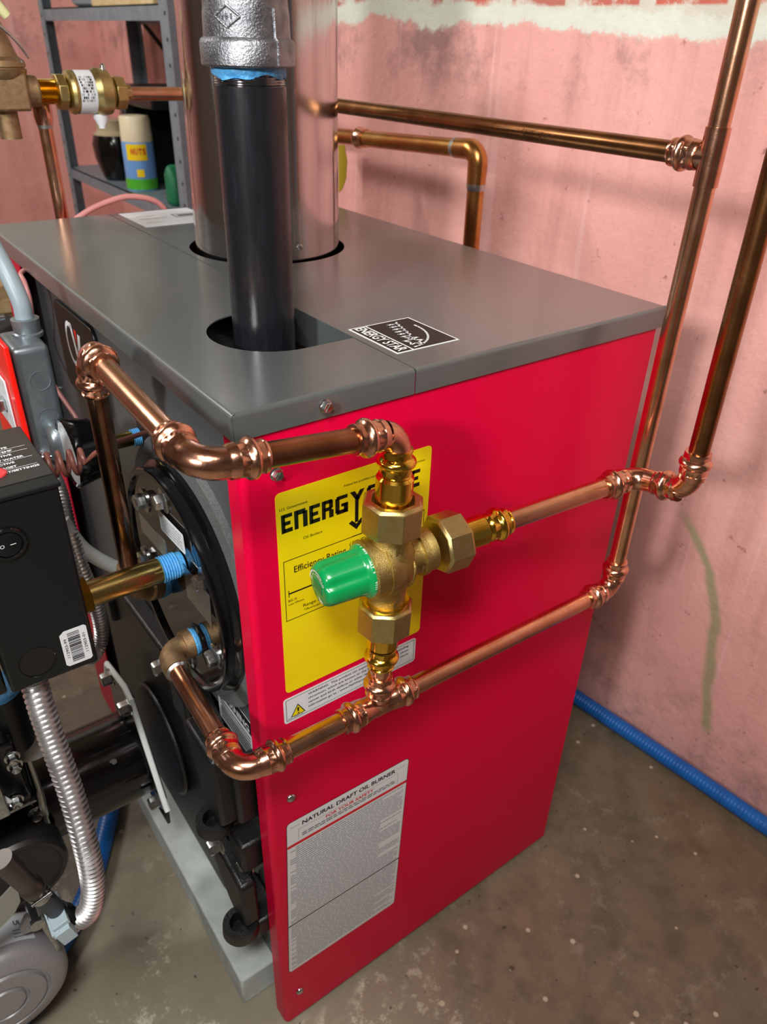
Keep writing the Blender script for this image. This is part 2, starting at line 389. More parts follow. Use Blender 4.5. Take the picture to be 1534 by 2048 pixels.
def tee(C, da, db, dc, L=0.036, Lc=0.034, n=36):
    C = V(C); m = MB(); da = V(da).normalized(); db = V(db).normalized(); dc = V(dc).normalized()
    st = press_end(C + da * L, -da) + press_end(C + db * L, -db)[::-1]
    m.sweep([a[0] for a in st], [a[1] for a in st], n, True, [a[2] for a in st])
    st = press_end(C + dc * Lc, -dc) + [(C + dc * 0.010, .0096, 0), (C + dc * 0.0075, .0105, 0), (C, .0098, 0)]
    m.sweep([a[0] for a in st], [a[1] for a in st], n, True, [a[2] for a in st]); return m
def hexhead(af, h, washer=None, slot=False, n=6):
    m = MB(); R = af / 2 / math.cos(math.pi / 6)
    z0 = 0
    if washer: m.lathe((0, 0, 0), (0, 0, 1), [(0, washer), (washer * 0.12, washer), (washer * 0.14, washer * .96)], 28); z0 = washer * 0.13
    m.lathe((0, 0, z0), (0, 0, 1), [(0, R), (h * 0.82, R), (h, R * 0.86), (h * 0.94, R * 0.62)], 6)
    if slot: m.box(-R * .95, R * .95, -af * .06, af * .06, z0 + h * .9, z0 + h * 1.02)
    return m

# ------------------------------------------------------------------ room
def wall_strip(name, path, z0, z1, step, amp, m):
    mb = MB(); cols = []
    for (a, b) in zip(path[:-1], path[1:]):
        L = (V(b) - V(a)).length; k = max(1, int(L / step))
        for i in range(k): cols.append(V(a).lerp(V(b), i / k))
    cols.append(V(path[-1])); nz = int((z1 - z0) / step); d = (V(path[-1]) - V(path[0])).normalized(); nn = V((-d.y, d.x))
    vs = []
    for i, c in enumerate(cols):
        for j in range(nz + 1):
            z = z0 + (z1 - z0) * j / nz; q = V((c.x, c.y, z))
            h = (mnoise.noise(q * 2.3) * 1.0 + mnoise.noise(q * 7) * .45 + mnoise.noise(q * 19) * .16) * amp
            vs.append((q.x + nn.x * h, q.y + nn.y * h, z))
    fs = [(i * (nz + 1) + j, (i + 1) * (nz + 1) + j, (i + 1) * (nz + 1) + j + 1, i * (nz + 1) + j + 1) for i in range(len(cols) - 1) for j in range(nz)]
    mb.add(vs, fs)
    return struct(name, mb, m, 60)
wall_strip('wall_back', [(0.815, -1.2), (0.595, 1.0)], -0.01, 2.2, 0.02, 0.008, m_wall)
wall_strip('wall_alcove', [(0.60, 1.0), (0.95, 1.02), (0.95, 3.0)], -0.01, 2.2, 0.05, 0.006, m_wallu)
wall_strip('wall_left', [(0.95, 3.0), (-2.6, 3.0)], -0.01, 2.2, 0.06, 0.012, m_wallu)
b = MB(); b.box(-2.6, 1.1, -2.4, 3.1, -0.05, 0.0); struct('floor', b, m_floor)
b = MB(); b.box(-2.6, 1.1, -2.4, 3.1, 2.2, 2.25); struct('ceiling', b, m_ceil)
b = MB(); b.box(-2.65, -2.6, -2.4, 3.1, 0, 2.2); struct('wall_front', b, m_whitewash)
b = MB(); b.box(-2.6, 1.1, -2.45, -2.4, 0, 2.2); struct('wall_right', b, m_whitewash)

# ------------------------------------------------------------------ boiler
H = 0.765; TF = 0.0186; LX = 0.43; LY = 0.630; SEAM = 0.1425
boiler = thing('oil_boiler', (LX / 2, LY / 2, 0), 'large crimson sided boiler cabinet with a dark grey top standing on the basement floor', 'boiler')
def flange(m, a, b, out, r=0.003, depth=TF, th=0.001):
    """bent edge of the lid from a to b (xy at the outer line), out = outward xy"""
    out = V((out[0], out[1], 0)); A = V((a[0], a[1], H)); B = V((b[0], b[1], H)); prof = []
    for k in range(6):
        t = math.pi / 2 * k / 5; prof.append((-r + r * math.sin(t), -r + r * math.cos(t)))
    prof.append((0, -depth)); inner = [(-th, -depth), (-th, -r), (-r, -th)]; pr = prof + inner; n = len(pr)
    vs = [q + out * p[0] + V((0, 0, p[1])) for q in (A, B) for p in pr]
    fs = [(i, (i + 1) % n, n + (i + 1) % n, n + i) for i in range(n)] + [tuple(range(n))[::-1], tuple(range(n, 2 * n))]
    m.add(vs, fs)
r = 0.003
# front top panel with U notch open at the seam
ncx, ncy, nr = 0.099, 0.128, 0.0505
notch = [(SEAM - .0005, ncy - nr)] + [(ncx + nr * math.cos(t), ncy + nr * math.sin(t)) for t in [math.radians(-90 - 180 * k / 20) for k in range(21)]] + [(SEAM - .0005, ncy + nr)]
poly = [(r, r), (SEAM - .0005, r)] + notch + [(SEAM - .0005, LY - r), (r, LY - r)]
b = MB(); b.prism([(a, c) for a, c in poly], (0, 0, H - 0.001), (1, 0, 0), (0, 1, 0), (0, 0, 0.001))
flange(b, (0, 0.0006), (0, LY), (-1, 0)); flange(b, (0.0012, 0), (SEAM - .0005, 0), (0, -1)); flange(b, (0, LY), (SEAM, LY), (0, 1))
put('front_top_panel', b, m_lid, boiler)
FX, FY, FR = 0.2345, 0.3815, 0.0768
b = MB(); b.prism([(SEAM + .0008, r), (LX - r, r), (LX - r, LY - r), (SEAM + .0008, LY - r)], (0, 0, H - 0.001), (1, 0, 0), (0, 1, 0), (0, 0, 0.001), [circ(FX, FY, 0.0845, 56)])
flange(b, (SEAM + .0008, 0), (LX, 0), (0, -1)); flange(b, (LX, 0), (LX, LY), (1, 0)); flange(b, (SEAM, LY), (LX, LY), (0, 1))
b.box(SEAM + .0006, SEAM + .0018, r, LY - r, H - 0.030, H - 0.0005)
put('rear_top_panel', b, m_lid, boiler)
def side(y_out, sgn, name, fw=0.021):
    prof = [(0.004, y_out + sgn * fw), (0.004, y_out + sgn * 0.006)]
    for k in range(6):
        t = math.pi / 2 * k / 5; prof.append((0.004 + 0.0055 * (1 - math.cos(t)), y_out + sgn * 0.0055 * (1 - math.sin(t))))
    prof += [(LX - 0.008, y_out), (LX - 0.004, y_out + sgn * 0.004), (LX - 0.004, y_out + sgn * 0.02)]
    inner = [(a + (0.0012 if i < 3 else (-0.0012 if i > len(prof) - 3 else 0)), c + (0 if i in (0, 1, len(prof) - 1) else sgn * 0.0012)) for i, c_ in enumerate(prof) for a, c in [c_]][::-1]
    m = MB(); m.prism(prof + inner, (0, 0, 0.010), (1, 0, 0), (0, 1, 0), (0, 0, H - 0.002 - 0.010 - 0.002)); return put(name, m, m_red, boiler, angle=30)
side(0.002, 1, 'side_panel'); side(LY - 0.002, -1, 'side_panel', 0.105)
# grey front jacket, with coil opening
b = MB(); b.prism([(0.0035, 0.030), (LY - 0.0035, 0.030), (LY - 0.0035, H - 0.003), (0.0035, H - 0.003)], (0.020, 0, 0), (0, 1, 0), (0, 0, 1), (0.0015, 0, 0), [circ(0.148, 0.548, 0.112, 40), rrect(0.10, 0.44, 0.09, 0.40, 0.03)])
put('front_panel', b, m_jack, boiler)
b = MB(); b.box(0.05, LX - .02, 0.03, LY - .03, 0.051, 0.70)   # boiler block inside
b.lathe((0.095, 0.133, 0.69), (0, 0, 1), [(0, .05), (0.012, .05), (0.02, .034), (.045, .034)], 32)
put('boiler_block', b, m_iron, boiler)
b = MB(); b.box(LX - 0.006, LX - 0.005, 0.004, LY - 0.004, 0.030, H - 0.004); put('back_panel', b, m_jack, boiler)
# coil plate
PC = V((0.0, 0.148, 0.548))
ins = MB(); ins.lathe((0.030, PC.y, PC.z), (-1, 0, 0), [(0, .107), (0, .126), (0.004, .128), (0.013, .128), (0.016, .126), (0.016, .107)], 72, cap=False)
put('insulation_ring', ins, m_insul, boiler)
rim = MB(); rim.lathe((0.030, PC.y, PC.z), (-1, 0, 0), [(0, .101), (0, .1085), (0.020, .1085), (0.0215, .107), (0.0235, .1035), (0.0262, .1035), (0.030, .1045), (0.0325, .1045), (0.0335, .1035), (0.0335, .0990), (0.030, .0975), (0.0285, .0970)], 96, cap=False)
rim.v = [(x, y, z) for x, y, z in rim.v]
put('boss_ring', rim, m_blk, boiler)
pl = MB(); pl.lathe((0.02, PC.y, PC.z), (-1, 0, 0), [(0, .099), (0.0195, .099), (0.02, .0985)], 96)
plate = put('coil_cover_plate', pl, m_disc, boiler)
bolts = [(0.1965, 0.6072), (0.1427, 0.6341), (0.0735, 0.5950), (0.0680, 0.5197), (0.1350, 0.468), (0.222, 0.53)]
bh = hexhead(0.0125, 0.0085, 0.0115).mesh('bolt', m_chrome)
for i, (y, z) in enumerate(bolts):
    bm_ = frame((0.0, y, z), (-1, 0, 0)); bm_ = bm_ @ Matrix.Rotation(0.4 * i, 4, 'Z')
    put('bolt', bh, None, plate, mw=bm_)
# metal rating tag hung from a coil bolt and printed tag beside it
def tagplate(name, P, mprint, mats):
    m = MB(); P = [V(q) for q in P]
    n = (P[1] - P[0]).cross(P[3] - P[0]).normalized() * 0.0006
    m.add(P + [q + n for q in P], [(0, 1, 2, 3)[::-1], (4, 5, 6, 7), (0, 1, 5, 4), (1, 2, 6, 5), (2, 3, 7, 6), (3, 0, 4, 7)])
    return put(name, m, mats, plate, bevel=0.0002)
o = tagplate('metal_tag', [(-.0100, .1875, .602), (-.0100, .128, .605), (-.0100, .127, .586), (-.0100, .1865, .583)], None, m_chrome)
prn = MB()
b = MB(); b.prism(rrect(0.0, 0.051, 0.0, 0.019, 0.002), (-.0030, .1545, .600), V((0, -1, .05)).normalized(), V((0, .05, 1)).normalized(), (.0005, 0, 0))
lb = put('rating_plate', b, m_white, plate)
u_ = V((0, -1, .05)).normalized(); v_ = V((0, .05, 1)).normalized(); q_ = V((-.0032, .1545, .600))
for k in range(5):
    x = 0.004
    while x < 0.046:
        wd = random.uniform(.002, .006); prn.quad(q_, u_, v_, x, min(x + wd, .047), .003 + k * .003, .0038 + k * .003, 0, -0.0002); x += wd + .0012
prn.quad(q_, u_, v_, .034, .044, .003, .010, 0, -.00025)
put('printing', prn, m_inkg, lb)
b = MB(); b.prism([(0, 0), (.0, .034), (.051, .033), (.048, -.001)], (-.0040, .110, .557), (0, -1, 0), (0, 0, 1), (.0005, 0, 0)); put('clear_tag', b, m_chrome, plate)

# logo plate on the grey front
b = MB(); b.prism(rrect(0, 0.130, 0, 0.095, 0.012), (0.0195, 0.458, 0.626), (0, -1, 0), (0, 0, 1), (-0.0035, 0, 0))
lg = put('badge_plate', b, m_blkp, boiler, bevel=0.001)
b = MB(); y0 = .458; X = 0.0159
def bq(a, c, mi, pts):
    b.add([V((X, y0 - p[0], .626 + p[1])) for p in pts], [tuple(range(len(pts)))[::-1]], mi)
for k in range(14):
    t0 = math.radians(60 + 240 * k / 14); t1 = math.radians(60 + 240 * (k + 1) / 14)
    bq(0, 0, 0, [(.046 + .017 * math.cos(t0), .058 + .024 * math.sin(t0)), (.046 + .017 * math.cos(t1), .058 + .024 * math.sin(t1)), (.046 + .012 * math.cos(t1), .058 + .019 * math.sin(t1)), (.046 + .012 * math.cos(t0), .058 + .019 * math.sin(t0))])
bq(0, 0, 0, [(.050, .082), (.056, .082), (.064, .050), (.060, .036)]); bq(0, 0, 0, [(.060, .036), (.064, .050), (.074, .076), (.082, .076), (.066, .030)])
bq(0, 0, 1, [(.063, .078), (.070, .078), (.066, .060)])
b.recalc = False; put('badge_emblem', b, [m_inkw, m_brightred], lg)

# screws on the red side and lid edge
sc = hexhead(0.0068, 0.0042, 0.0048, True).mesh('screw', m_chrome)
for (x, y, z, a) in ((0.0671, 0.0, 0.7552, .9), (0.0294, 0.002, 0.7149, .9)):
    put('screw', sc, None, boiler, mw=frame((x, y, z), (0, -1, 0)) @ Matrix.Rotation(a, 4, 'Z'))
pn = MB(); pn.lathe((0, 0, 0), (0, 0, 1), [(0, .0044), (.0008, .0044), (.0022, .0036), (.0030, .002), (.0031, 0.0004)], 20); pn = pn.mesh('rivet_screw', m_chrome)
for (x, z) in ((0.0265, 0.3881), (0.0235, 0.0599)): put('screw', pn, None, boiler, mw=frame((x, 0.002, z), (0, -1, 0)))
for (x, y, z) in ((0.0195, 0.535, 0.59), (0.0195, 0.055, 0.305), (0.0195, .047, .25)): put('screw', pn, None, boiler, mw=frame((x, y, z), (-1, 0, 0)))

# labels on the red side ------------------------------------------------
SU, SV = V((1, 0, 0)), V((0, 0, 1)); SY = 0.0018
def label_plate(name, x0, x1, z0, z1, rad, m, rot=0.0, border=None):
    c = V(((x0 + x1) / 2, SY, (z0 + z1) / 2)); cs, sn = math.cos(rot), math.sin(rot)
    u = V((cs, 0, sn)); v = V((-sn, 0, cs)); w_, h_ = x1 - x0, z1 - z0; o = c - u * w_ / 2 - v * h_ / 2
    mb = MB(); mb.cur = 0; mb.prism(rrect(0, w_, 0, h_, rad), o, u, v, (0, -0.00025, 0))
    if border:
        mb.cur = 1; mb.prism(rrect(-border, w_ + border, -border, h_ + border, rad + border), o, u, v, (0, -0.00012, 0))
    ob = put(name, mb, [m, m_ink] if border else m, boiler)
    return ob, o + V((0, -0.00028, 0)), u, v, w_, h_
eg, o, u, v, w_, h_ = label_plate('energy_label', 0.0274, 0.1635, 0.5146, 0.6996, 0.004, m_yel)
eg['label'] = 'yellow energy guide label'
p = MB()
def T(txt, x, z, h, w=None, bold=0.0, al='LEFT', mi=0): p.text(txt, (x, SY - .0003, z), SU, SV, h, w, bold, mi, al)
# hand built heavy display letters for the headline
def glyph(x, z, w, h, strokes):
    for a0, a1, b0, b1 in strokes: p.quad((x, SY - .0003, z), SU, SV, a0 * w, a1 * w, b0 * h, b1 * h)
zb, hh = 0.6665, 0.0152
E_ = [(0, .34, 0, 1), (.2, 1, 0, .22), (.2, .82, .40, .60), (.2, 1, .80, 1)]
N_ = [(0, .30, 0, 1), (.66, 1, 0, .86), (.2, .85, .74, 1)]
R_ = [(0, .32, 0, 1), (.2, .85, .80, 1), (.62, .95, .52, .95), (.2, .85, .40, .60), (.62, 1, 0, .42)]
G_ = [(0, .32, .10, .90), (.1, .95, .80, 1), (.1, .95, 0, .22), (.66, 1, 0, .5), (.46, 1, .38, .55)]
xx = 0.0310
for ch, w in ((E_, .0088), (N_, .0106), (E_, .0088), (R_, .0098), (G_, .0110)):
    glyph(xx, zb, w, hh, ch); xx += w + .0016
def poly(pts, mi=0): p.add([V((a, SY - .0004, c)) for a, c in pts], [tuple(range(len(pts)))], mi)
p.recalc = False
poly([(xx, zb + hh), (xx + .0042, zb + hh), (xx + .0075, zb + .010), (xx + .0052, zb + .0075)]); poly([(xx + .0128, zb + hh), (xx + .0088, zb + hh), (xx + .0048, zb + .0085), (xx + .0078, zb + .0065)])
poly([(xx + .0046, zb - .012), (xx + .0077, zb - .012), (xx + .0077, zb + .010), (xx + .0046, zb + .010)]); poly([(xx - .001, zb - .011), (xx + .0061, zb - .0185), (xx + .0132, zb - .011), (xx + .0100, zb - .0095), (xx + .0061, zb - .0135), (xx + .002, zb - .0095)])
xx += .0150
U_ = [(0, .32, .1, 1), (.68, 1, .1, 1), (.1, .9, 0, .24)]; I_ = [(0, 1, 0, 1)]; D_ = [(0, .32, 0, 1), (.2, .85, .8, 1), (.2, .85, 0, .2), (.68, 1, .1, .9)]
for ch, w in ((G_, .0110), (U_, .0100), (I_, .0034), (D_, .0104), (E_, .0088)):
    glyph(xx, zb + .0006, w, hh, ch); xx += w + .0016
T('U.S. Government', .0300, .6852, .0022, .0225); T('Federal law prohibits removal of this label before consumer purchase', .0830, .6880, .0019, .0740)
T('Oil Boilers', .0480, .6560, .0024, .0160)
for a0, a1, b0, b1 in ((.0310, .1600, .6422, .6428), (.0310, .1600, .5877, .5883), (.0310, .0315, .5877, .6425), (.1595, .1600, .5877, .6425)): p.quad((0, SY - .0003, 0), SU, SV, a0, a1, b0, b1)
p.quad((0, SY - .0003, 0), SU, SV, .0900, .1600, .6424, .6430)
T('Efficiency Rating', .0395, .6300, .0056, .0450, .006); T('(AFUE)*', .0880, .6345, .0040, .0170, .004)
T('87.0', .0610, .6190, .0078, .0230, .02)
p.quad((0, SY - .0003, 0), SU, SV, .0345, .150, .6120, .6133); p.quad((0, SY - .0003, 0), SU, SV, .0340, .0346, .6095, .6158)
T('85.0', .0335, .6050, .0022, .0072); T('Least Efficient', .0335, .6018, .0017, .0135); T('Range of Similar Models', .0460, .5952, .0030, .046); T('*Annual Fuel Utilization Efficiency', .0465, .5912, .0022, .060)
put('printing', p, [m_ink], eg)
wl, o, u, v, w_, h_ = label_plate('warning_label', 0.0245, 0.1598, 0.4812, 0.5088, 0.003, m_white)
p = MB(); p.recalc = False
for a0, a1, b0, b1 in ((.0265, .158, .5068, .5072), (.0265, .158, .4836, .4840), (.0265, .0269, .4836, .5070), (.1576, .158, .4836, .5070)): p.quad((0, SY - .0003, 0), SU, SV, a0, a1, b0, b1)
poly([(.0305, .4862), (.0445, .4862), (.0375, .4985)], 0); p.add([V((a, SY - .0005, c)) for a, c in ((.0318, .4869), (.0432, .4869), (.0375, .4970))], [(0, 1, 2)], 1)
poly([(.0369, .4900), (.0381, .4900), (.0384, .4945), (.0366, .4945)], 0); p.v = [(x, y - (.0003 if i >= len(p.v) - 4 else 0), z) for i, (x, y, z) in enumerate(p.v)]
p.quad((0, SY - .0008, 0), SU, SV, .0368, .0382, .4880, .4890, 0)
for k, tx in enumerate(('WARNING:  This product can expose you to chemicals including', 'chromium, which are known to the State of California to cause', 'cancer and birth defects or other reproductive harm. For more', 'information go to : www.P65Warnings.ca.gov')):
    p.text(tx, (.0475, SY - .0003, .5022 - k * .0046), SU, SV, .0024, .104 if k < 3 else .072, .012, 0)
p.text('P/N. 109097-01', (.0280, SY - .0003, .4845), SU, SV, .0014, .014, 0, 0)
put('printing', p, [m_ink, m_yel], wl)
il, o, u, v, w_, h_ = label_plate('instruction_label', 0.0165, 0.1565, 0.1075, 0.3515, 0.004, m_labg, -0.034, 0.0007)
p = MB(); p.recalc = False
def TL(txt, a, c, h, w=None, bold=0, mi=0, al='CENTER'): p.text(txt, o + u * a + v * c, u, v, h, w, bold, mi, al)
def QL(a0, a1, b0, b1, mi=0): p.quad(o, u, v, a0, a1, b0, b1, mi)
TL('NATURAL DRAFT OIL BURNER', .070, .2335, .0052, .108, .03); QL(.004, .013, .2365, .2369); QL(.127, .136, .2365, .2369)
for a0, a1, b0, b1 in ((.012, .128, .2295, .2298), (.012, .0123, .2145, .2297), (.1277, .128, .2145, .2297)): QL(a0, a1, b0, b1, 1)
TL('FOR YOUR SAFETY', .070, .2238, .0040, .056, .03, 2)
QL(0, .140, .2085, .2125, 2)
TL('WARNING', .070, .2090, .0030, .036, .03, 3)
def micro(b1, b0, stepb, hgt):
    stepb = .0031; hgt = .0013
    c = b1
    while c > b0:
        a = .003; end = random.choice((.137, .137, .132, .110, .137)); ind = random.choice((0, 0, .006))
        a += ind
        while a < end:
            wd = random.uniform(.004, .012); QL(a, min(a + wd, end), c - hgt, c, 4); a += wd + .0008
        c -= stepb
for k in range(2): 
    a = .016
    while a < .12:
        wd = random.uniform(.003, .007); QL(a, a + wd, .2205 - k * .0028, .2219 - k * .0028, 1); a += wd + .0012
micro(.2060, .0880, .00245, .00115); QL(0, .140, .0830, .0850, 0); TL('CAUTION', .070, .0832, .0016, .020, .03, 3)
micro(.0810, .004, .00245, .00115)
put('printing', p, [m_ink, m_inkg, m_inkr, m_inkw, m_inkp], il)
# small warning sticker on the grey front, low
b = MB(); b.prism([(0, 0), (.075, 0), (.075, .052), (0, .052)], (0.0193, .128, .385), (0, -1, 0), (0, 0, 1), (-.0003, 0, 0)); ws = put('warning_sticker', b, m_white, boiler)
p = MB(); p.quad((.0188, .128, .385), (0, -1, 0), (0, 0, 1), 0, .075, .035, .052, 0, .0001); p.text('WARNING', (.0186, .090, .4225), (0, -1, 0), (0, 0, 1), .008, .060, .02, 1, 'CENTER')
for k in range(6): p.quad((.0188, .128, .385), (0, -1, 0), (0, 0, 1), .006, .068, .028 - k * .0045, .030 - k * .0045, 2, .0001)
p.recalc = False; put('printing', p, [m_blkp, m_inkw, m_inkg], ws)
# energy star sticker on top (reads toward the red side)
b = MB(); so = V((.1495, .0955, H + .0001)); su, sv = V((0, -1, 0)), V((1, 0, 0))
b.prism([(0, 0), (.0645, 0), (.0645, .060), (0, .060)], so, su, sv, (0, 0, .0002)); es = put('efficiency_sticker', b, m_inkw, boiler)
p = MB(); p.recalc = False; so2 = so + V((0, 0, .0003))
def QS(a0, a1, b0, b1, mi): p.quad(so2, su, sv, a0, a1, b0, b1, mi, 0.00005 * (mi + 1))
QS(.0015, .063, .0165, .0585, 0); QS(.0015, .063, .0015, .0150, 0)
p.text('ENERGY STAR', so2 + su * .0322 + sv * .0038, su, sv, .0094, .059, .02, 1, 'CENTER', .0003)
def ribbon(pts, wd, mi=1):
    P = [so2 + su * a + sv * c + V((0, 0, .0002)) for a, c in pts]
    for a, c in zip(P[:-1], P[1:]):
        d = (c - a).normalized(); n = V((-d.y, d.x, 0)) * wd / 2; e = d * wd * .3
        p.add([a - n - e, c - n + e, c + n + e, a + n - e], [(0, 1, 2, 3)], mi)
ribbon([(.022 + .038 * math.cos(math.radians(t)), .0175 + .034 * math.sin(math.radians(t))) for t in range(4, 100, 6)], .0018)
st = []
for k in range(11):
    rr = .0085 if k % 2 == 0 else .0036; t = math.radians(90 + 36 * k); st.append((.050 + rr * math.cos(t), .027 + rr * math.sin(t)))
ribbon(st, .0014)
scr = []
for k in range(60):
    t = k / 59; scr.append((.006 + .036 * t + .0020 * math.sin(t * 40), .038 - .010 * t + .0052 * math.cos(t * 40) * (1 if t < .9 else .5)))
ribbon(scr, .0014); ribbon([(.040, .026), (.044, .036), (.046, .025)], .0012)
put('printing', p, [m_ink, m_inkw], es)
# paper sheet sticker on the rear top panel
b = MB(); b.prism([(0, 0), (.092, 0), (.092, .092), (0, .092)], (.1530, .622, H + .0002), (1, 0, 0), (0, -1, 0), (0, 0, .0002)); ps = put('paper_label', b, m_white, boiler)
p = MB(); p.recalc = False
for a0, a1, b0, b1 in ((.055, .090, .034, .036), (.055, .090, .052, .054), (.055, .057, .034, .054), (.088, .090, .034, .054), (.060, .085, .039, .049), (.01, .035, .03, .0315), (.01, .045, .046, .0475), (.01, .03, .07, .0712)):
    p.add([(.1530 + a, .622 - c, H + .0005) for a, c in ((a0, b0), (a0, b1), (a1, b1), (a1, b0))], [(0, 1, 2, 3)])
put('printing', p, m_inkg, ps)
# cast iron burner door with hinge knuckles
dr = MB(); dr.prism([(.115, .135), (.13, .10), (.42, .10), (.44, .14), (.44, .36), (.40, .40), (.16, .41), (.105, .37)], (0.022, 0, 0), (0, 1, 0), (0, 0, 1), (-.022, 0, 0))
dr.prism(circ(.27, .235, .072, 40), (0.0, 0, 0), (0, 1, 0), (0, 0, 1), (-.008, 0, 0))
for (yy, zz) in ((.17, .38), (.40, .36), (.40, .12)): dr.box(-.008, .005, yy - .02, yy + .02, zz - .02, zz + .02)
door = put('burner_door', dr, m_iron, boiler, bevel=.004)
def knuckle(c, rr, h, tilt=0):
    m = MB(); m.lathe(c, (0, 0, 1), [(0, rr * .95), (h * .25, rr * 1.05), (h, rr), (h, rr * .62), (h * .3, rr * .5)], 36); return m
k = knuckle((-.025, .060, .322), .017, .014); put('hinge_knuckle', k, m_iron, boiler)
k = knuckle((-.022, .034, .180), .018, .016); put('hinge_knuckle', k, m_iron, boiler)
def arm(pts, wd, name='hinge_arm'):
    m = MB(); P = [V(q) for q in pts]; m.sweep(P, wd, 12, True, None, ref=(0, 1, 0)); return put(name, m, m_iron, boiler)
b = MB(); b.prism([(.105, .428), (.045, .425), (.038, .345), (.052, .333), (.075, .345), (.098, .395)], (-.006, 0, 0), (0, 1, 0), (0, 0, 1), (-.020, 0, 0)); put('hinge_arm', b, m_iron, boiler, bevel=.004)
b = MB(); b.prism([(.095, .262), (.060, .270), (.024, .262), (.022, .200), (.036, .190), (.060, .205), (.088, .240)], (-.004, 0, 0), (0, 1, 0), (0, 0, 1), (-.018, 0, 0)); put('hinge_arm', b, m_iron, boiler, bevel=.004)
b = MB(); b.box(-.014, .02, .030, .062, .272, .312); put('hinge_lug', b, m_iron, boiler, bevel=.004)
b = MB(); b.box(-.012, .02, .030, .055, .345, .41); put('hinge_lug', b, m_iron, boiler, bevel=.004)
b = MB(); b.box(-.010, .02, .024, .080, .165, .190); put('hinge_lug', b, m_iron, boiler, bevel=.004)
bs = hexhead(0.014, 0.011, 0.011).mesh('bolt', m_chrome)
for q, nn in (((-.022, .062, .292), (-1, 0, 0)), ((-.005, .205, .405), (-1, 0, 0)), ((-.002, .045, .262), (-1, 0, 0))): put('bolt', bs, None, boiler, mw=frame(q, nn))
# gasket like clips: flange of the burner belongs to the burner, below
b = MB(); b.box(-.024, .30, .052, .50, 0, .05); o = put('support_block', b, m_conc, bevel=.003); tag(o, 'pale grey concrete slab under the front of the red boiler', 'concrete block')

# ------------------------------------------------------------------ flue
fl = thing('flue_pipe', (FX, FY, 0.70), 'shiny galvanized round flue pipe rising from the rear of the grey boiler top', 'flue pipe')
b = MB(); b.lathe((FX, FY, 0.70), (0.004, -0.002, 1), [(0, FR + .0015), (.075, FR + .001), (.20, FR), (.8, FR - .001), (1.48, FR - .001)], 96); put('pipe_wall', b, m_galv, fl)
b = MB(); b.lathe((0, 0, 0), (0, 0, 1), [(0, .0045), (.001, .0045), (.0012, .0032), (.004, .003), (.0045, .0022)], 6); 
ds = V((-.1768 - FX, -.39 - FY, 0)).normalized(); ds = Matrix.Rotation(math.radians(24), 3, 'Z') @ ds
put('screw', b.mesh('screw', m_chrome), None, fl, mw=frame(V((FX, FY, H + .014)) + ds * (FR - .0005), ds))

# ------------------------------------------------------------------ black supply pipe
SX, SYY = 0.0945, 0.1325; sp = thing('black_steel_pipe', (SX, SYY, 0.70), 'thick black steel pipe rising from the cutout in the boiler top to an iron elbow', 'pipe')
b = MB(); b.lathe((SX, SYY, .70), (0, 0, 1), [(0, .02415), (.232, .02415)], 64); put('pipe', b, m_pipe, sp)
b = MB(); pr = []
for k in range(7): pr += [(.9315 + k * .0015, .0236), (.9322 + k * .0015, .0229)]
b.lathe((SX, SYY, 0), (0, 0, 1), pr, 64); put('threads', b, m_thread, sp)
b = MB(); vs = []; n = 64
for j, (z, rr) in enumerate([(.9370, .0237), (.9392, .0243), (.9415, .0246), (.9440, .0244)]):
    for k in range(n):
        a = 2 * math.pi * k / n; wv = .0012 * math.sin(a * 3 + j) + .0009 * math.sin(a * 7 + 2 * j)
        q = .0005 * math.sin(a * 11 + j * 2); vs.append((SX + (rr + q) * math.cos(a), SYY + (rr + q) * math.sin(a), z + (wv if j < 3 else 0)))
b.add(vs, [(j * n + k, j * n + (k + 1) % n, (j + 1) * n + (k + 1) % n, (j + 1) * n + k) for j in range(3) for k in range(n)]); put('thread_tape', b, m_tape, sp)
b = MB(); C = V((SX, SYY, 1.000)); st = [(V((SX, SYY, .9425)), .0255), (V((SX, SYY, .9430)), .0300), (V((SX, SYY, .9440)), .0308), (V((SX, SYY, .9560)), .0310), (V((SX, SYY, .9580)), .0300), (V((SX, SYY, .9592)), .0282), (V((SX, SYY, .972)), .0278)]
st += [(q, .0272) for q in arc((SX, SYY, 1.012), (0, 0, -1), V((-.25, 1, 0)).normalized(), .036)]
e = st[-1][0]; dd = V((-.25, 1, 0)).normalized(); st += [(e + dd * .004, .0285), (e + dd * .006, .0308), (e + dd * .019, .0308), (e + dd * .020, .0295)]
b.sweep([a for a, r_ in st], [r_ for a, r_ in st], 64)
el = put('threaded_elbow', b, m_mall, sp)
# raised diamond casting mark and seam
cd_ = V((-.1768 - SX, -.39 - SYY, 0)).normalized(); cs_ = V((-cd_.y, cd_.x, 0)); b = MB()
dq = (Matrix.Rotation(math.radians(-25), 3, 'Z') @ cd_); sq = V((-dq.y, dq.x, 0)); 
for p0, p1 in (((-.0085, 0), (0, .006)), ((0, .006), (.0085, 0)), ((.0085, 0), (0, -.006)), ((0, -.006), (-.0085, 0))):
    A = []
    for t in [k / 4 for k in range(5)]:
        a = p0[0] + (p1[0] - p0[0]) * t; c = p0[1] + (p1[1] - p0[1]) * t; ang = a / .028
        A.append(V((SX, SYY, .9700 + c)) + (dq * math.cos(ang) + sq * math.sin(ang)) * .0278)
    b.sweep(A, .0009, 8)
for k in range(3):
    A = [V((SX, SYY, .9685 + t * .003)) + (dq * math.cos((-.003 + k * .003) / .028) + sq * math.sin((-.003 + k * .003) / .028)) * .0278 for t in (0, 1)]
    b.sweep(A, .0007, 8)
put('casting_mark', b, m_mall, el)
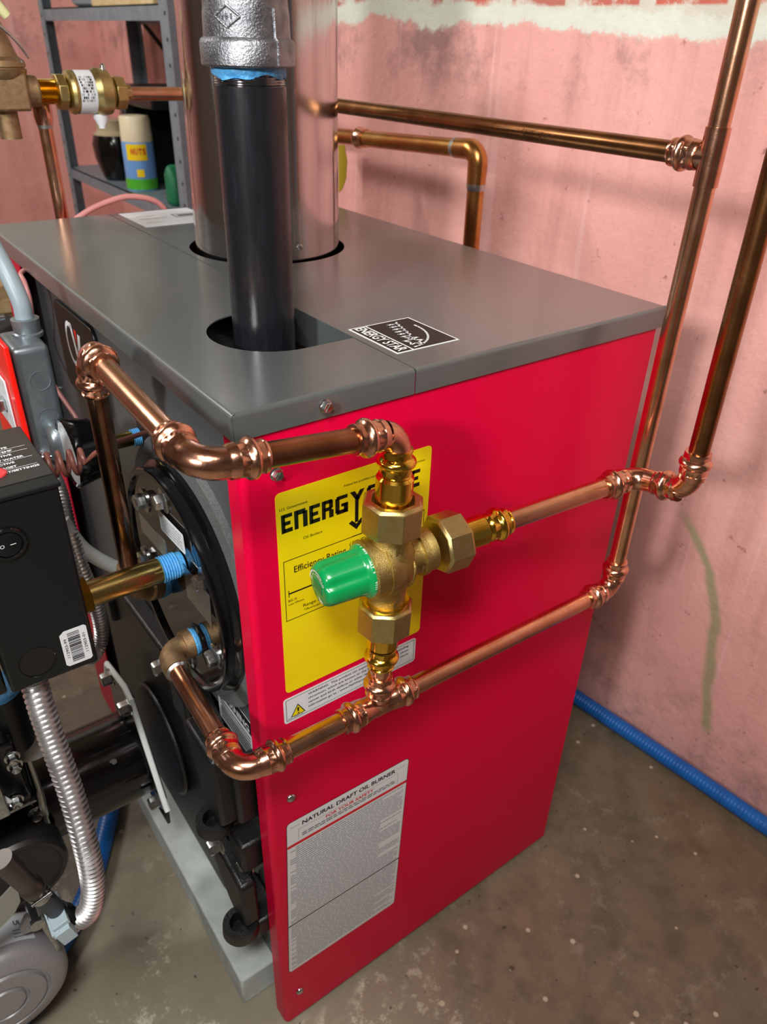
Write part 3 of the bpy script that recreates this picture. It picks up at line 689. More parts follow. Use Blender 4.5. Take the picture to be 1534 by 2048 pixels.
d2_ = (Matrix.Rotation(math.radians(38), 3, 'Z') @ cd_); b = MB(); b.sweep([V((SX, SYY, z)) + d2_ * rr for z, rr in ((.944, .0308), (.957, .0308), (.9595, .0285), (.975, .0279))], .0011, 8); put('casting_seam', b, m_mall, el)

# ------------------------------------------------------------------ mixing valve
A_top = V((.0978, -.04, .7442)); A_bot = V((.0880, -.04, .5035)); ax = (A_top - A_bot).normalized()   # vertical axis (leans a little)
def onax(z): return A_bot + (A_top - A_bot) * ((z - A_bot.z) / (A_top.z - A_bot.z))
VC = onax(.6425); XM = V((.335, -.066, .6506)); dm = (XM - VC).normalized()
mv = thing('mixing_valve', tuple(VC), 'cast brass thermostatic mixing valve with a green cap in front of the yellow label', 'valve')
b = MB(); pf = lambda L: [(z - VC.z, r_) for z, r_ in L]
b.lathe(VC, ax, [(-.044, .0155), (-.036, .0155), (-.030, .0140), (-.020, .0145), (-.012, .0185), (.012, .0185), (.018, .0150), (.024, .0145), (.036, .0160)], 48)
b.lathe(VC, -dm, [(-.034, .0165), (-.027, .0165), (-.024, .0150), (-.012, .0160), (-.004, .0200), (0, .0215), (.006, .0220), (.0065, .0228), (.0085, .0228), (.009, .0215), (.0175, .0215), (.0180, .0222), (.0192, .0222), (.020, .0205), (.021, .0190)], 56)
b.lathe(VC, dm, [(.022, .0160), (.0225, .0178), (.0265, .0178), (.0272, .0165)], 48)
# rib across the body
rb = [VC + V((0, -.0205, 0)) * math.cos(t) + ax * .0205 * math.sin(t) + dm * .0075 for t in [math.radians(-55 + 80 * k / 10) for k in range(11)]]
b.sweep(rb, [.0004] + [.0011] * 9 + [.0004], 8)
body = put('body', b, m_cast, mv, angle=50)
for ch, q, rr_, n_ in (('H', VC + ax * .0185, .0156, (-.22, -.97, 0)), ('C', VC - ax * .0270, .0152, (-.15, -.99, 0)), ('M', VC + dm * .0165, .0164, (.10, -.93, -.12))):
    n_ = V(n_).normalized(); u0 = V((-n_.y, n_.x, 0)).normalized(); v0 = n_.cross(u0)
    b = MB(); b.text(ch, q + n_ * rr_ - v0 * .0032, u0, v0, .0064, .0055, .05, 0, 'CENTER', .0009); put('casting_letter', b, m_nutb, body)
def nut(o, ax_, L, R, name='union_nut', m=m_nutb, n=8, ch=.0022):
    mb = MB(); mb.lathe(o, ax_, [(0, R * .80), (0, R * .90), (ch, R), (L - ch, R), (L, R * .90), (L, R * .72), (L * .8, R * .66)], n, ref=(0.3, 1, 0.05), cap=True); return put(name, mb, m, mv, bevel=.0005)
nut(onax(.6690), ax, .026, .0222); nut(onax(.6075), -ax, .026, .0212); nut(VC + dm * .0400, dm, .0225, .0228)
b = MB(); b.lathe(onax(.590), ax, [(-.002, .0165), (.019, .0165), (.0195, .0172), (.021, .0172)], 40); put('seal_ring', b, m_brass, mv)
def adapter(tip, din, L=.040, wide=.0128, gl=.0215, name='press_adapter'):
    """brass press cup starting at tip going inward (toward the valve)"""
    mb = MB(); pr = [(t, r_ * 1.06, h) for t, r_, h in PRESS if t < .0215] + [(gl, .0102, 0), (gl + .0025, wide, 0), (gl + .0035, wide, 0), (L, wide, 0)]
    mb.lathe(tip, din, [(a, r_) for a, r_, h in pr], 42, [h * .8 for a, r_, h in pr]); return put(name, mb, m_brass, mv)
adapter(onax(.7335), -ax, .045, .0130, .0195); adapter(onax(.5450), ax, .044, .0122, .0195); adapter(VC + dm * .1065, -dm, .047, .0122, .0215)
# green cap
cap = MB(); cb = VC - dm * .0195; prof = [(0, .0200), (.0025, .0200), (.003, .0196), (.0045, .0178), (.0065, .0172), (.030, .0166), (.0335, .0158), (.0358, .0142), (.0365, .0120), (.0365, .004)]
n = 64; up = V((0, 0, 1)); u1 = (up + dm * -up.dot(dm)).normalized(); w1 = dm.cross(u1)
vs = []
for i, (t, rr) in enumerate(prof):
    for k_ in range(n):
        a = 2 * math.pi * k_ / n; fl_ = 0
        if i in (4, 5, 6, 7):
            c5 = math.cos(a * 5 + .9); fl_ = -.0024 * max(0, c5 - .35) / .65 * (1 if i in (5, 6) else .6)
        vs.append(cb - dm * t + (u1 * math.cos(a) + w1 * math.sin(a)) * (rr + fl_))
cap.add(vs, [(i * n + k_, i * n + (k_ + 1) % n, (i + 1) * n + (k_ + 1) % n, (i + 1) * n + k_) for i in range(len(prof) - 1) for k_ in range(n)] + [tuple((len(prof) - 1) * n + k_ for k_ in range(n))])
gc = put('knob', cap, m_green, mv, angle=60); gc['label'] = 'green plastic cap'
p = MB(); p.recalc = False; fc = cb - dm * .0366; fu = (V((0, 1, 0)) - dm * dm.y).normalized(); fu = -w1 if (-w1).dot(V((0, -1, 0))) > 0 else w1
fv = u1
def ring_text(txt, rad, a0, step, h, flip=1, off=None, nrm=None):
    for i, c in enumerate(txt):
        if c == ' ': continue
        a = math.radians(a0 + i * step * flip); rd = u1 * math.cos(a) + w1 * math.sin(a); tg = (-u1 * math.sin(a) + w1 * math.cos(a))
        yield c, rd, tg, a
for c, rd, tg, a in ring_text('SET TEMP 115 F MAX   176 F   ASSE 1017', 0, -75, 5.4, 0, 1):
    q = cb - dm * .0008 + rd * .0201; p.text(c, q, tg, -dm, .0016, None, .02, 0, 'CENTER', .0001)
nf = -dm
def face_pt(a, b_): return fc + w1 * a + u1 * b_
p.text('Taco', face_pt(.004, -.0105) + nf * .0002, -w1 if w1.cross(u1).dot(nf) < 0 else w1, u1, .0024, .0062, .03, 0, 'CENTER', .0002)
sgn = -1 if w1.cross(u1).dot(nf) < 0 else 1
for rr_, n_ in ((.0118, 34), (.0094, 26)):
    for k_ in range(n_):
        a = math.radians(-60 + 150 * k_ / n_); 
        if random.random() < .15: continue
        c0 = fc + nf * .0003 + (u1 * math.cos(a) - w1 * sgn * math.sin(a) * 1) * rr_; rd = (u1 * math.cos(a) - w1 * sgn * math.sin(a)); tg = rd.cross(nf)
        p.add([c0 - tg * .0003 - rd * .0006, c0 + tg * .0003 - rd * .0006, c0 + tg * .0003 + rd * .0006, c0 - tg * .0003 + rd * .0006], [(0, 1, 2, 3)])
put('printing', p, m_inkw, gc)
b = MB(); b.box(-.0012, .0012, -.006, .006, -.0002, .0004, o=(0, 0, 0)); b.v = [tuple(face_pt(0, 0) + w1 * y + u1 * x * 3 + nf * z) for x, y, z in b.v]; put('cap_slot', b, mat('dark_green', '04733f', .4), gc)

# ------------------------------------------------------------------ copper: hot run (coil -> valve top)
hot = thing('hot_copper_pipe', (-.03, .17, .52), 'copper pipe looping from the boiler front past the lid corner to the valve top', 'pipe')
E2 = V((-.0400, -.04, .7595)); E3 = A_top.copy(); E1 = V((-.0395, .1385, .7710)); E0 = V((-.0340, .159, .5440)); dX0 = V((.034, .012, -.013)).normalized()
dA = (E1 - E2).normalized(); dB = (E3 - E2).normalized(); dC = (E0 - E1).normalized(); dD = V((0, 0, -1))
def seg(parent, a, b_, m=m_cu, r_=PR, name='pipe'):
    mb = MB(); mb.sweep([a, b_], r_, 36); return put(name, mb, m, parent)
put('elbow', elbow(E1, -dA, dC, .034, .034), m_cufit, hot); put('elbow', elbow(E2, dA, dB, .040, .041), m_cufit, hot); put('elbow', elbow(E3, -dB, -ax, .036, .016, .0135, 1, 36, True, False), m_cufit, hot)
seg(hot, E1 - dA * .02, E2 + dA * .02); seg(hot, E2 + dB * .02, E3 - dB * .02, mat('browned_copper', 'b37a58', .24, 1, '8d5a3c', 40, rvar=.06)); seg(hot, E1 + dC * .02, E0 - dC * .022, mat('dark_aged_copper', '8f6a52', .26, 1, '4a3328', 30, (.35, .7), rvar=.08))
b = MB(); st = [(E0 - dC * .030, .0102), (E0 - dC * .018, .0105)] + [(q, .0105) for q in arc(E0, -dC, dX0, .014)] + [(E0 + dX0 * .016, .0125), (E0 + dX0 * .026, .0125)]
b.sweep([a for a, c in st], [c for a, c in st], 32); put('bronze_elbow', b, m_bronze, hot)
b = MB(); b.sweep([E0 + dX0 * .0255, E0 + dX0 * .029, E0 + dX0 * .037], [.0122, .0130, .0112], 28); put('thread_tape', b, m_tape, hot)

# ------------------------------------------------------------------ copper: cold/return run with tee
cold = thing('return_copper_pipe', (.1, -.04, .50), 'copper pipe run with a tee below the valve rising at the right rear lid corner', 'pipe')
E4 = V((-.0360, -.04, .5060)); TT = A_bot.copy(); E5 = V((.3790, -.04, .4965)); E6 = V((-.0290, .108, .5080)); TOP = V((.3800, -.04, .8935))
d1 = (E6 - E4).normalized(); d2 = (TT - E4).normalized(); d3 = (E5 - TT).normalized()
put('elbow', elbow(E4, d1, d2, .040, .040), m_cufit, cold)
put('tee', tee(TT, -d2, d3, ax, .036, .032), m_cufit, cold)
put('elbow', elbow(E5, -d3, V((0, 0, 1)), .038, .034), m_cufit, cold)
seg(cold, E4 + d1 * .02, E6 - d1 * .018, mat('pale_copper', 'e2a585', .30, 1, 'cf8a6a', 40, bump=.1)); seg(cold, E4 + d2 * .02, TT - d2 * .02); seg(cold, TT + d3 * .02, E5 - d3 * .02); seg(cold, TT + ax * .018, onax(.556), m_cufit)
seg(cold, E5 + V((0, 0, .02)), TOP); seg(cold, TOP, V((.3825, -.04, 1.9)))
b = MB(); b.lathe(TOP - V((0, 0, .02)), (0, 0, 1), [(0, PR), (0, .0091), (.040, .0091), (.040, PR)], 32); b.lathe(TOP, (-.02, 1, 0), [(0, .0088), (.030, .0088)], 28)
stp = press_end(TOP + V((0, .034, 0)), (0, -1, 0)); b.sweep([a[0] for a in stp], [a[1] for a in stp], 30, True, [a[2] for a in stp])
put('branch_tee', b, m_cufit, cold)
b = MB(); st = [(E6 - d1 * .026, .0108), (E6 - d1 * .016, .0108), (E6 - d1 * .0155, .0102)] + [(q, .0102) for q in arc(E6, -d1, V((1, 0, 0)), .014)] + [(E6 + V((.0145, 0, 0)), .0128), (E6 + V((.022, 0, 0)), .0132)]
b.sweep([a for a, c in st], [c for a, c in st], 32); put('bronze_elbow', b, m_bronze, cold)
b = MB(); b.sweep([E6 - d1 * .0265, E6 - d1 * .0285], [.0100, .0084], 28); put('solder_joint', b, m_solder, cold)
b = MB(); b.sweep([E6 + V((.0215, 0, 0)), E6 + V((.0235, 0, 0)), E6 + V((.0275, 0, 0))], [.0122, .0130, .0116], 28); put('thread_tape', b, m_tape, cold)
b = MB(); b.lathe(E6 + V((.0265, 0, 0)), (1, 0, 0), [(0, .0150), (.003, .0165), (.006, .0165)], 8); put('bushing', b, m_blk, cold)

# ------------------------------------------------------------------ mixed outlet
mix = thing('outlet_copper_pipe', tuple(XM), 'copper pipe leaving the valve to the right and rising at the right photo edge', 'pipe')
J2 = V((.336, -.1155, .6595)); dj = (J2 - XM).normalized()
put('elbow', elbow(XM, -dm, dj, .036, .022, .014, 1, 36, True, False), m_cufit, mix)
put('elbow', elbow(J2, -dj, V((0, 0.01, 1)).normalized(), .030, .036, .0165), m_cufit, mix)
seg(mix, VC + dm * .095, XM - dm * .016); seg(mix, J2 + V((0, 0, .018)), V((.334, -.1065, 1.9)), m_cuold)

# ------------------------------------------------------------------ feed line at the back
feed = thing('feed_copper_pipe', (.378, .3, .893), 'thin copper pipe running along the pink wall behind the flue from the riser', 'pipe')
FE = V((.378, .67, .8935)); seg(feed, V((.380, -.02, .8935)), FE - V((0, .012, 0)), m_cuold); seg(feed, FE - V((.012, 0, 0)), V((.197, .67, .8955)), m_cu)
put('elbow', elbow(FE, (0, -1, 0), (-1, 0, 0)), m_cufit, feed)
big = thing('large_copper_pipe', (.55, .40, .72), 'heat stained copper pipe with an elbow going down behind the grey boiler top', 'pipe')
B1 = V((.55, .3945, .8455)); Bl = V((.55, .80, .828)); Bd = V((.55, .390, .0)); db_ = (Bl - B1).normalized()
b = MB(); b.sweep([Bl, B1 + db_ * .02], .0112, 32); put('pipe', b, m_cuyel, big); b = MB(); b.sweep([B1 - V((0, 0, .018)), Bd], .0112, 32); put('pipe', b, m_cuyel, big)
b = MB(); st = [(B1 + db_ * .040, .0122)] + [(q, .0128) for q in arc(B1, db_, V((0, 0, -1)), .018)] + [(B1 - V((0, 0, .040)), .0122)]; b.sweep([a for a, c in st], [c for a, c in st], 32); put('elbow', b, m_cuyel, big)
for q, d in ((B1 + db_ * .040, db_), (B1 - V((0, 0, .040)), V((0, 0, -1)))):
    b = MB(); b.sweep([q, q + d * .005, q + d * .008], [.0126, .0122, .0114], 24); put('solder_joint', b, m_solder, big)
b = MB(); q = V((.55, .665, .834)); b.sweep([q, q - db_ * .003, q - db_ * .006, q - db_ * .02], [.0142, .0150, .0135, .0128], 28); put('pipe_clamp', b, m_cufit, big)
b = MB(); b.prism([(0, 0), (.012, .002), (.018, -.02), (.016, -.045), (.008, -.062), (0, -.068)], (.53, .690, .822), V((.2, -1, 0)).normalized(), (0, 0, 1), (.001, 0, 0)); o = put('hanging_tag', b, mat('yellow_tag', 'b8a01e', .5)); tag(o, 'yellow paper tag hanging beside the flue pipe from the copper pipe', 'tag')

def pfit(z0, x, prof, m, hexa=None, n=36): 
    mb = MB(); mb.lathe((x, .67, .8975), (-1, 0, 0), prof, n, hexa, ref=(0, .4, 1)); return mb
bf = thing('backflow_preventer', (.16, .67, .88), 'brass backflow preventer with a white label behind the left end of the lid', 'valve')
b = MB(); b.lathe((.206, .67, .8965), (-1, 0, 0), [(0, .0095), (.008, .0095), (.0085, .0185), (.021, .0195), (.022, .0150), (.026, .0150)], 8, ref=(0, .4, 1)); put('hex_nut', b, m_nutb, bf, bevel=.0006)
b = MB(); b.lathe((.182, .67, .8975), (-1, 0, 0), [(0, .019), (.004, .0245), (.016, .0262), (.018, .0262), (.023, .0232), (.024, .0232), (.046, .0232), (.048, .0240), (.052, .0225), (.055, .014)], 40); put('body', b, m_nutb, bf)
b = MB(); b.lathe((.158, .67, .8975), (-1, 0, 0), [(0, .0235), (.020, .0235)], 40, cap=False); lb = put('label_band', b, m_white, bf); lb['label'] = 'white printed label'
p = MB(); p.recalc = False
for k in range(26):
    for j in range(9):
        if random.random() < .45:
            a = math.radians(135 + 8 * j); t = .003 + .0006 * k
            if 10 < k < 13: continue
            rd = V((0, math.cos(a), math.sin(a))); tg = V((0, -math.sin(a), math.cos(a))); c0 = V((.158 - t, .67, .8975)) + rd * .0237
            p.add([c0 - tg * .0013, c0 + tg * .0013, c0 + tg * .0013 - V((.0006, 0, 0)), c0 - tg * .0013 - V((.0006, 0, 0))], [(0, 1, 2, 3)])
put('printing', p, m_ink, lb)
b = MB(); b.lathe((.128, .67, .8980), (-1, 0, 0), [(0, .0150), (.002, .0200), (.012, .0200), (.013, .0140)], 8, ref=(0, .4, 1)); put('hex_nut', b, m_nutb, bf, bevel=.0006)
b = MB(); b.lathe((.1755, .668, .920), (0, 0, 1), [(0, .004), (.006, .0035), (.008, .001)], 12); put('vent_screw', b, m_chrome, bf)
b = MB(); b.lathe((.165, .67, .874), (0, 0, -1), [(0, .009), (.005, .009), (.014, .004), (.016, .004)], 16); put('drain_port', b, m_white, bf)
nip = thing('threaded_nipple', (.11, .67, .89), 'short bright brass threaded nipple between the two brass valves at far left', 'pipe fitting')
b = MB(); pr = []
for k in range(12): pr += [(.0018 * k, .0135), (.0018 * k + .0009, .0122)]
b.lathe((.116, .67, .8985), (-1, 0, 0), pr, 32); put('threads', b, m_brass, nip)
rv = thing('pressure_reducing_valve', (.06, .67, .89), 'tan bronze pressure reducing valve cut by the left photo edge', 'valve')
b = MB(); b.lathe((.096, .67, .899), (-1, 0, 0), [(0, .0165), (.024, .0165), (.030, .021), (.06, .024), (.09, .02), (.12, .0165)], 36); b.box(.035, .080, .645, .695, .880, .918); put('body', b, m_bronze, rv, bevel=.003)
b = MB(); b.lathe((.056, .67, .912), (.0, 0, 1), [(0, .026), (.004, .030), (.009, .031), (.010, .029), (.0115, .029), (.0125, .031), (.018, .030), (.022, .024), (.055, .013), (.07, .012), (.08, .006)], 44); put('bonnet', b, m_bronze, rv)
b = MB(); b.lathe((.056, .67, .885), (0, 0, -1), [(0, .012), (.035, .012)], 28); put('lower_port', b, m_bronze, rv)
for k in range(6):
    a = math.radians(20 + 60 * k); q = V((.056 + .027 * math.cos(a), .67 + .027 * math.sin(a), .928)); put('screw', pn, None, rv, mw=frame(q, (0, 0, 1)))
b = MB(); b.sweep(bez([(.09, .66, .933), (.075, .65, .952), (.055, .645, .968), (.04, .64, .975)], 6), .0022, 8, scale2=.4); put('lever', b, m_chrome, rv)
b = MB(); b.lathe((.073, .65, .972), (-.6, 0, .8), [(0, .005), (.02, .0055), (.024, .003)], 16); put('lever_handle', b, mat('pale_yellow', 'd8d8a0', .4), rv)
dn = thing('vertical_copper_pipe', (.102, .67, .76), 'copper pipe dropping from the brass valves at left behind the lid', 'pipe')
seg(dn, (.102, .692, .886), (.102, .692, .45), m_cu, .0085); b = MB(); b.lathe((.102, .692, .884), (0, 0, -1), [(0, .0105), (.004, .0112), (.014, .0112), (.022, .0098)], 24); put('collar', b, m_cufit, dn)
b = MB(); b.lathe((.102, .692, .864), (0, 0, -1), [(0, .0095), (.006, .0088)], 24); put('solder_joint', b, m_solder, dn)

# ------------------------------------------------------------------ control box and its nipple
NZ, NY = 0.585, 0.1200
nb = thing('brass_pipe_nipple', (-.04, NY, NZ), 'brass pipe nipple with blue thread tape joining the black control box to the coil plate', 'pipe fitting')
b = MB(); b.lathe((-.080, NY, NZ), (1, 0, -.004), [(0, .0107), (.058, .0107), (.060, .0102)], 40); put('pipe', b, m_brassn, nb)
b = MB(); pr = []
for k in range(7): pr += [(.060 + .0022 * k, .0114), (.0611 + .0022 * k, .0103)]
b.lathe((-.080, NY, NZ), (1, 0, -.004), pr + [(.079, .010)], 40); put('thread_tape', b, m_tape, nb)
cb_ = thing('boiler_control_box', (-.12, .13, .55), 'black boiler control box with a round rocker switch and barcode sticker at far left', 'control box')
b = MB(); b.box(-.1515, -.0885, .085, .184, .5475, .7035); bx = put('housing', b, m_blkp, cb_, bevel=.0022)
b = MB(); b.box(-.245, -.1535, .088, .184, .5475, .7035); put('housing_wing', b, m_blkp, cb_, bevel=.0022)
b = MB(); b.box(-.245, -.0870, .0835, .186, .7030, .7062); put('top_cover', b, m_blkp, cb_, bevel=.0008)
b = MB(); b.box(-.24, -.0878, .0980, .185, .7063, .7066); tl = put('top_label', b, m_alu, cb_)
p = MB(); p.recalc = False; lu, lv = V((1, 0, 0)), V((0, 1, 0)); ty = .1140
for k, (tx, xr) in enumerate((('TEST/SETTINGS', -.0920), ('TARGET', -.1050), ('ACTIVE', -.1050), ('LOW WATER', -.0975), ('ACTIVE', -.1040), ('TEMP', -.1020), ('TYPE', -.1040))):
    yy = ty + .0064 * k; p.text(tx, (xr, yy, .7067), lu, lv, .0027, None, .03, 0, 'RIGHT')
    if k in (1, 3, 5, 6): p.quad((0, yy - .0017, .7067), lu, lv, -.14, -.0925, 0, .0004)
put('printing', p, m_inkw, tl)
b = MB(); b.lathe((-.1185, .1165, .7066), (0, 0, 1), [(0, .0062), (.0012, .0060), (.0022, .0048), (.0027, .0022), (.0028, .0003)], 24); o = put('push_button', b, mat('coral_red', 'e0454a', .35), cb_)
SWC = (-.1275, .0849, .6715)
b = MB(); b.lathe(SWC, (0, -1, 0), [(0, .0125), (.0012, .0125), (.0020, .0115), (.0020, .0098), (.0006, .0092)], 40, cap=False); rk = put('rocker_switch', b, m_blk, cb_)
b = MB(); b.lathe((SWC[0], SWC[1] - .0004, SWC[2]), (0.08, -1, 0.05), [(0, .0088), (.0010, .0086), (.0013, .0075)], 40); put('rocker', b, m_blkp, rk)
p = MB(); p.recalc = False; q = V((SWC[0], .0827, SWC[2])); p.text('O', q + V((-.0038, 0, -.0012)), SU, SV, .0026, None, .0, 0, 'CENTER'); p.quad(q + V((.0012, 0, 0)), SU, SV, 0, .0036, -.0002, .0003); put('printing', p, m_inkw, rk)
b = MB(); b.lathe((-.1300, .0850, .5680), (0, -1, 0), [(-.001, .0132), (.0002, .0132), (.0004, .0128), (.0002, .0120), (-.0004, .0118)], 40, cap=False); b.lathe((-.1300, .0850, .5680), (0, -1, 0), [(-.0008, .0116), (.0001, .0116)], 40); put('knockout', b, m_blk, cb_)
b = MB(); b.prism([(.002, .0), (.0180, 0), (.0195, .0015), (.0195, .0315), (.018, .033), (.0035, .033), (0, .030), (0, .002)], (-.1115, .0848, .5535), SU, SV, (0, -.0002, 0)); bc_ = put('barcode_label', b, m_white, cb_)
p = MB(); p.recalc = False; z = .003
while z < .030:
    hgt = random.choice((.0003, .0006, .0010)); p.quad((-.1115, .0845, .5535), SU, SV, .0052, .0138, z, min(z + hgt, .0305)); z += hgt + random.choice((.0003, .0005, .0008))
p.text('112903-99', V((-.1115 + .0040, .0845, .5535 + .0170)), V((0, 0, 1)), V((-1, 0, 0)), .0020, .018, 0, 0, 'CENTER'); p.text('112903-01', V((-.1115 + .0175, .0845, .5535 + .0170)), V((0, 0, 1)), V((-1, 0, 0)), .0020, .018, 0, 0, 'CENTER')
put('printing', p, m_ink, bc_)
b = MB(); b.lathe((-.0890, NY, NZ), (1, 0, 0), [(0, .0155), (.010, .0155), (.0105, .0148)], 6, ref=(0, .2, 1)); put('hex_fitting', b, mat('dark_brass', '9a7420', .3, 1), cb_)

# ------------------------------------------------------------------ flexible conduits
def corr(path, r, pitch, amp, m=18):
    """closely corrugated tube along a dense path"""
    P = bez(path, 24); L = [0]
    for a, c in zip(P[:-1], P[1:]): L.append(L[-1] + (c - a).length)
    out = []; rr = []; s = 0; i = 0; st_ = pitch / 8
    while s < L[-1]:
        while L[i + 1] < s: i += 1
        t = (s - L[i]) / (L[i + 1] - L[i] + 1e-9); out.append(P[i].lerp(P[i + 1], t)); ph = (s / pitch) % 1
        rr.append(r + amp * (math.sin(ph * 2 * math.pi) + .35 * math.sin(ph * 4 * math.pi))); s += st_
    mb = MB(); mb.sweep(out, rr, m); return mb
fc_ = thing('flexible_metal_conduit', (-.133, .09, .45), 'thick shiny flexible metal conduit hanging below the black control box and curling left', 'conduit')
put('conduit', corr([(-.130, .115, .556), (-.1340, .105, .525), (-.1342, .093, .480), (-.1335, .078, .436), (-.1350, .064, .395), (-.1368, .058, .358), (-.1405, .058, .326), (-.1470, .061, .303), (-.1560, .068, .288), (-.1640, .070, .293), (-.1700, .070, .304)], .0090, .0048, .00125, 24), m_flex, fc_, angle=60)
b = MB(); b.lathe((-.1310, .114, .553), (0, 0, -1), [(0, .0118), (.012, .0112)], 28); put('collar', b, m_blkp, fc_)
ca = V((-.1668, .070, .2975)); cdir = (V((-.1785, .070, .343)) - ca).normalized()
b = MB(); pr = []
for k in range(5): pr += [(.0022 * k, .0112), (.0022 * k + .0012, .0103)]
b.lathe(ca - cdir * .004, cdir, pr + [(.012, .0098), (.018, .0092)], 28); put('end_sleeve', b, m_blkp, fc_)
b = MB(); R3 = frame((0, 0, 0), cdir).to_3x3(); b.box(-.016, .016, -.008, .006, .011, .017, R3, ca); b.box(-.008, .018, -.011, -.004, .006, .013, R3, ca); b.box(.006, .020, -.009, .004, -.006, .012, R3, ca); put('cable_clip', b, mat('pale_blue_plastic', 'b7cdd6', .45), fc_, bevel=.0006)
b = MB(); b.lathe(ca + cdir * .017, cdir, [(0, .0078), (.030, .0082)], 24); put('rubber_hose', b, mat('grey_rubber', '3c4148', .5), fc_)
b = MB(); e0 = ca + cdir * .044; b.lathe(e0, cdir, [(0, .0088), (.003, .0092), (.005, .0086), (.007, .0092), (.009, .0084)], 28); b.lathe(e0 + cdir * .008 + R3 @ V((.009, 0, 0)), R3 @ V((0, 1, 0)), [(-.007, .0014), (.007, .0014), (.0072, .002), (.010, .002)], 12); put('hose_clamp', b, m_chrome, fc_)
b = MB(); e1 = e0 + cdir * .008; b.lathe(e1, cdir, [(0, .0075), (.003, .0095), (.012, .0098), (.014, .0085), (.018, .0085), (.020, .0088), (.060, .0088)], 20); put('end_fitting', b, mat('dull_zinc', '6f6a66', .42, 1), fc_)
ac = thing('armored_cable', (-.06, .2, .5), 'ribbed grey armored cable running behind the black control box', 'cable')
put('cable', corr([(-.0575, .270, .640), (-.0590, .262, .625), (-.0600, .240, .612), (-.0640, .215, .590), (-.0640, .200, .556), (-.0590, .200, .518), (-.0590, .200, .482), (-.0660, .196, .466), (-.078, .185, .468), (-.090, .165, .495), (-.096, .150, .548)], .0064, .0034, .0006, 18), m_flex, ac, angle=60)
g2 = thing('grey_cable', (-.045, .22, .56), 'smooth pale grey cable crossing behind the copper pipe beside the armored cable', 'cable')
b = MB(); b.sweep(bez([(-.068, .215, .600), (-.0585, .21, .572), (-.046, .205, .555), (-.030, .205, .538), (-.012, .205, .520), (.02, .21, .510)], 8), .0064, 18); put('cable', b, mat('pale_grey_pvc', 'dbe0df', .35), g2)

# ------------------------------------------------------------------ junction box with red switch cover
jb = thing('junction_box', (-.045, .30, .63), 'grey steel junction box with a red switch cover in front of the boiler at left', 'electrical box')
b = MB(); b.box(-.068, -.037, .268, .320, .632, .737); jbx = put('box_body', b, m_box, jb, bevel=.006, seg=4)
for z in (.706, .672):
    b = MB(); b.lathe((-.050, .268, z), (0, -1, 0), [(-.0004, .0090), (.0003, .0090), (.0004, .0082), (-.0002, .0078)], 28); put('knockout', b, m_box, jb)
b = MB(); b.box(-.0735, -.0690, .262, .375, .622, .742); rc = put('switch_cover', b, m_brightred, jb, bevel=.0012); rc['label'] = 'bright red switch cover'
b = MB(); b.box(-.0755, -.0737, .286, .345, .655, .705); sw = put('switch_plate', b, m_white, jb, bevel=.001)
b = MB(); b.box(-.086, -.0755, .300, .312, .672, .684, Matrix.Rotation(.0, 3, 'Y')); put('switch_lever', b, m_chrome, sw, bevel=.002)
b = MB(); b.lathe((-.045, .30, .736), (0, 0, 1), [(0, .0125), (.003, .0127), (.004, .0112), (.015, .0118), (.0155, .0105)], 12); put('compression_nut', b, m_box, jb)
b = MB(); b.lathe((-.060, .315, .750), (-1, .0, 0), [(-.002, .003), (.006, .003), (.0065, .0045), (.010, .0045)], 12); put('set_screw', b, m_chrome, jb)
b = MB(); b.sweep([V((-.050, .27, .664))] + [V((-.050, .262, .664))] + [q for q in arc((-.050, .252, .664), (0, 1, 0), (-.06, 0, -1), .009)] + [V((-.0512, .252, .640))], .0072, 24); b.lathe((-.0505, .271, .664), (0, -1, 0), [(0, .0105), (.004, .0105)], 20); put('angle_connector', b, m_box, jb)
for s_ in (-1, 1):
    b = MB(); b.lathe((-.0512, .250, .643), V((s_, -.3 * s_, 0)).normalized(), [(.005, .0022), (.011, .0022), (.011, .0040), (.014, .0040)], 14); put('clamp_screw', b, m_chrome, jb)
gcn = thing('grey_conduit', (-.045, .31, .75), 'smooth grey conduit coming from the upper left edge into the junction box', 'conduit')
b = MB(); b.sweep(bez([(-.045, .30, .751), (-.0452, .301, .765), (-.0480, .310, .785), (-.0520, .325, .806), (-.0580, .345, .832), (-.066, .37, .87), (-.085, .40, .93), (-.10, .42, 1.05)], 8), .0074, 28); put('conduit', b, m_grey, gcn)

# ------------------------------------------------------------------ gauge, capillary coil and pink wire
gg = thing('pressure_gauge', (-.04, .2247, .655), 'round black rimmed pressure gauge seen edge on behind the vertical copper pipe', 'gauge')
GC = (-.045, .2247, .655)
b = MB(); b.lathe(GC, (-1, 0, 0), [(-.020, .022), (-.018, .026), (-.004, .029), (.002, .0305), (.004, .0305), (.005, .0295), (.003, .0275), (.0005, .0272)], 56); put('case', b, m_blk, gg)
b = MB(); b.lathe((GC[0] - .0030, GC[1], GC[2]), (-1, 0, 0), [(0, .0274), (.0004, .0274)], 48); dl = put('dial', b, m_white, gg)
p = MB(); p.recalc = False
for k in range(25):
    a = math.radians(-40 + 260 * k / 24); c0 = V((GC[0] - .0036, GC[1], GC[2])); rd = V((0, math.cos(a), math.sin(a))); tg = V((0, -math.sin(a), math.cos(a))) * .0003; r0 = .020 if k % 4 == 0 else .0225
    p.add([c0 + rd * r0 - tg, c0 + rd * .0255 - tg, c0 + rd * .0255 + tg, c0 + rd * r0 + tg], [(0, 1, 2, 3)])
put('printing', p, m_ink, dl)
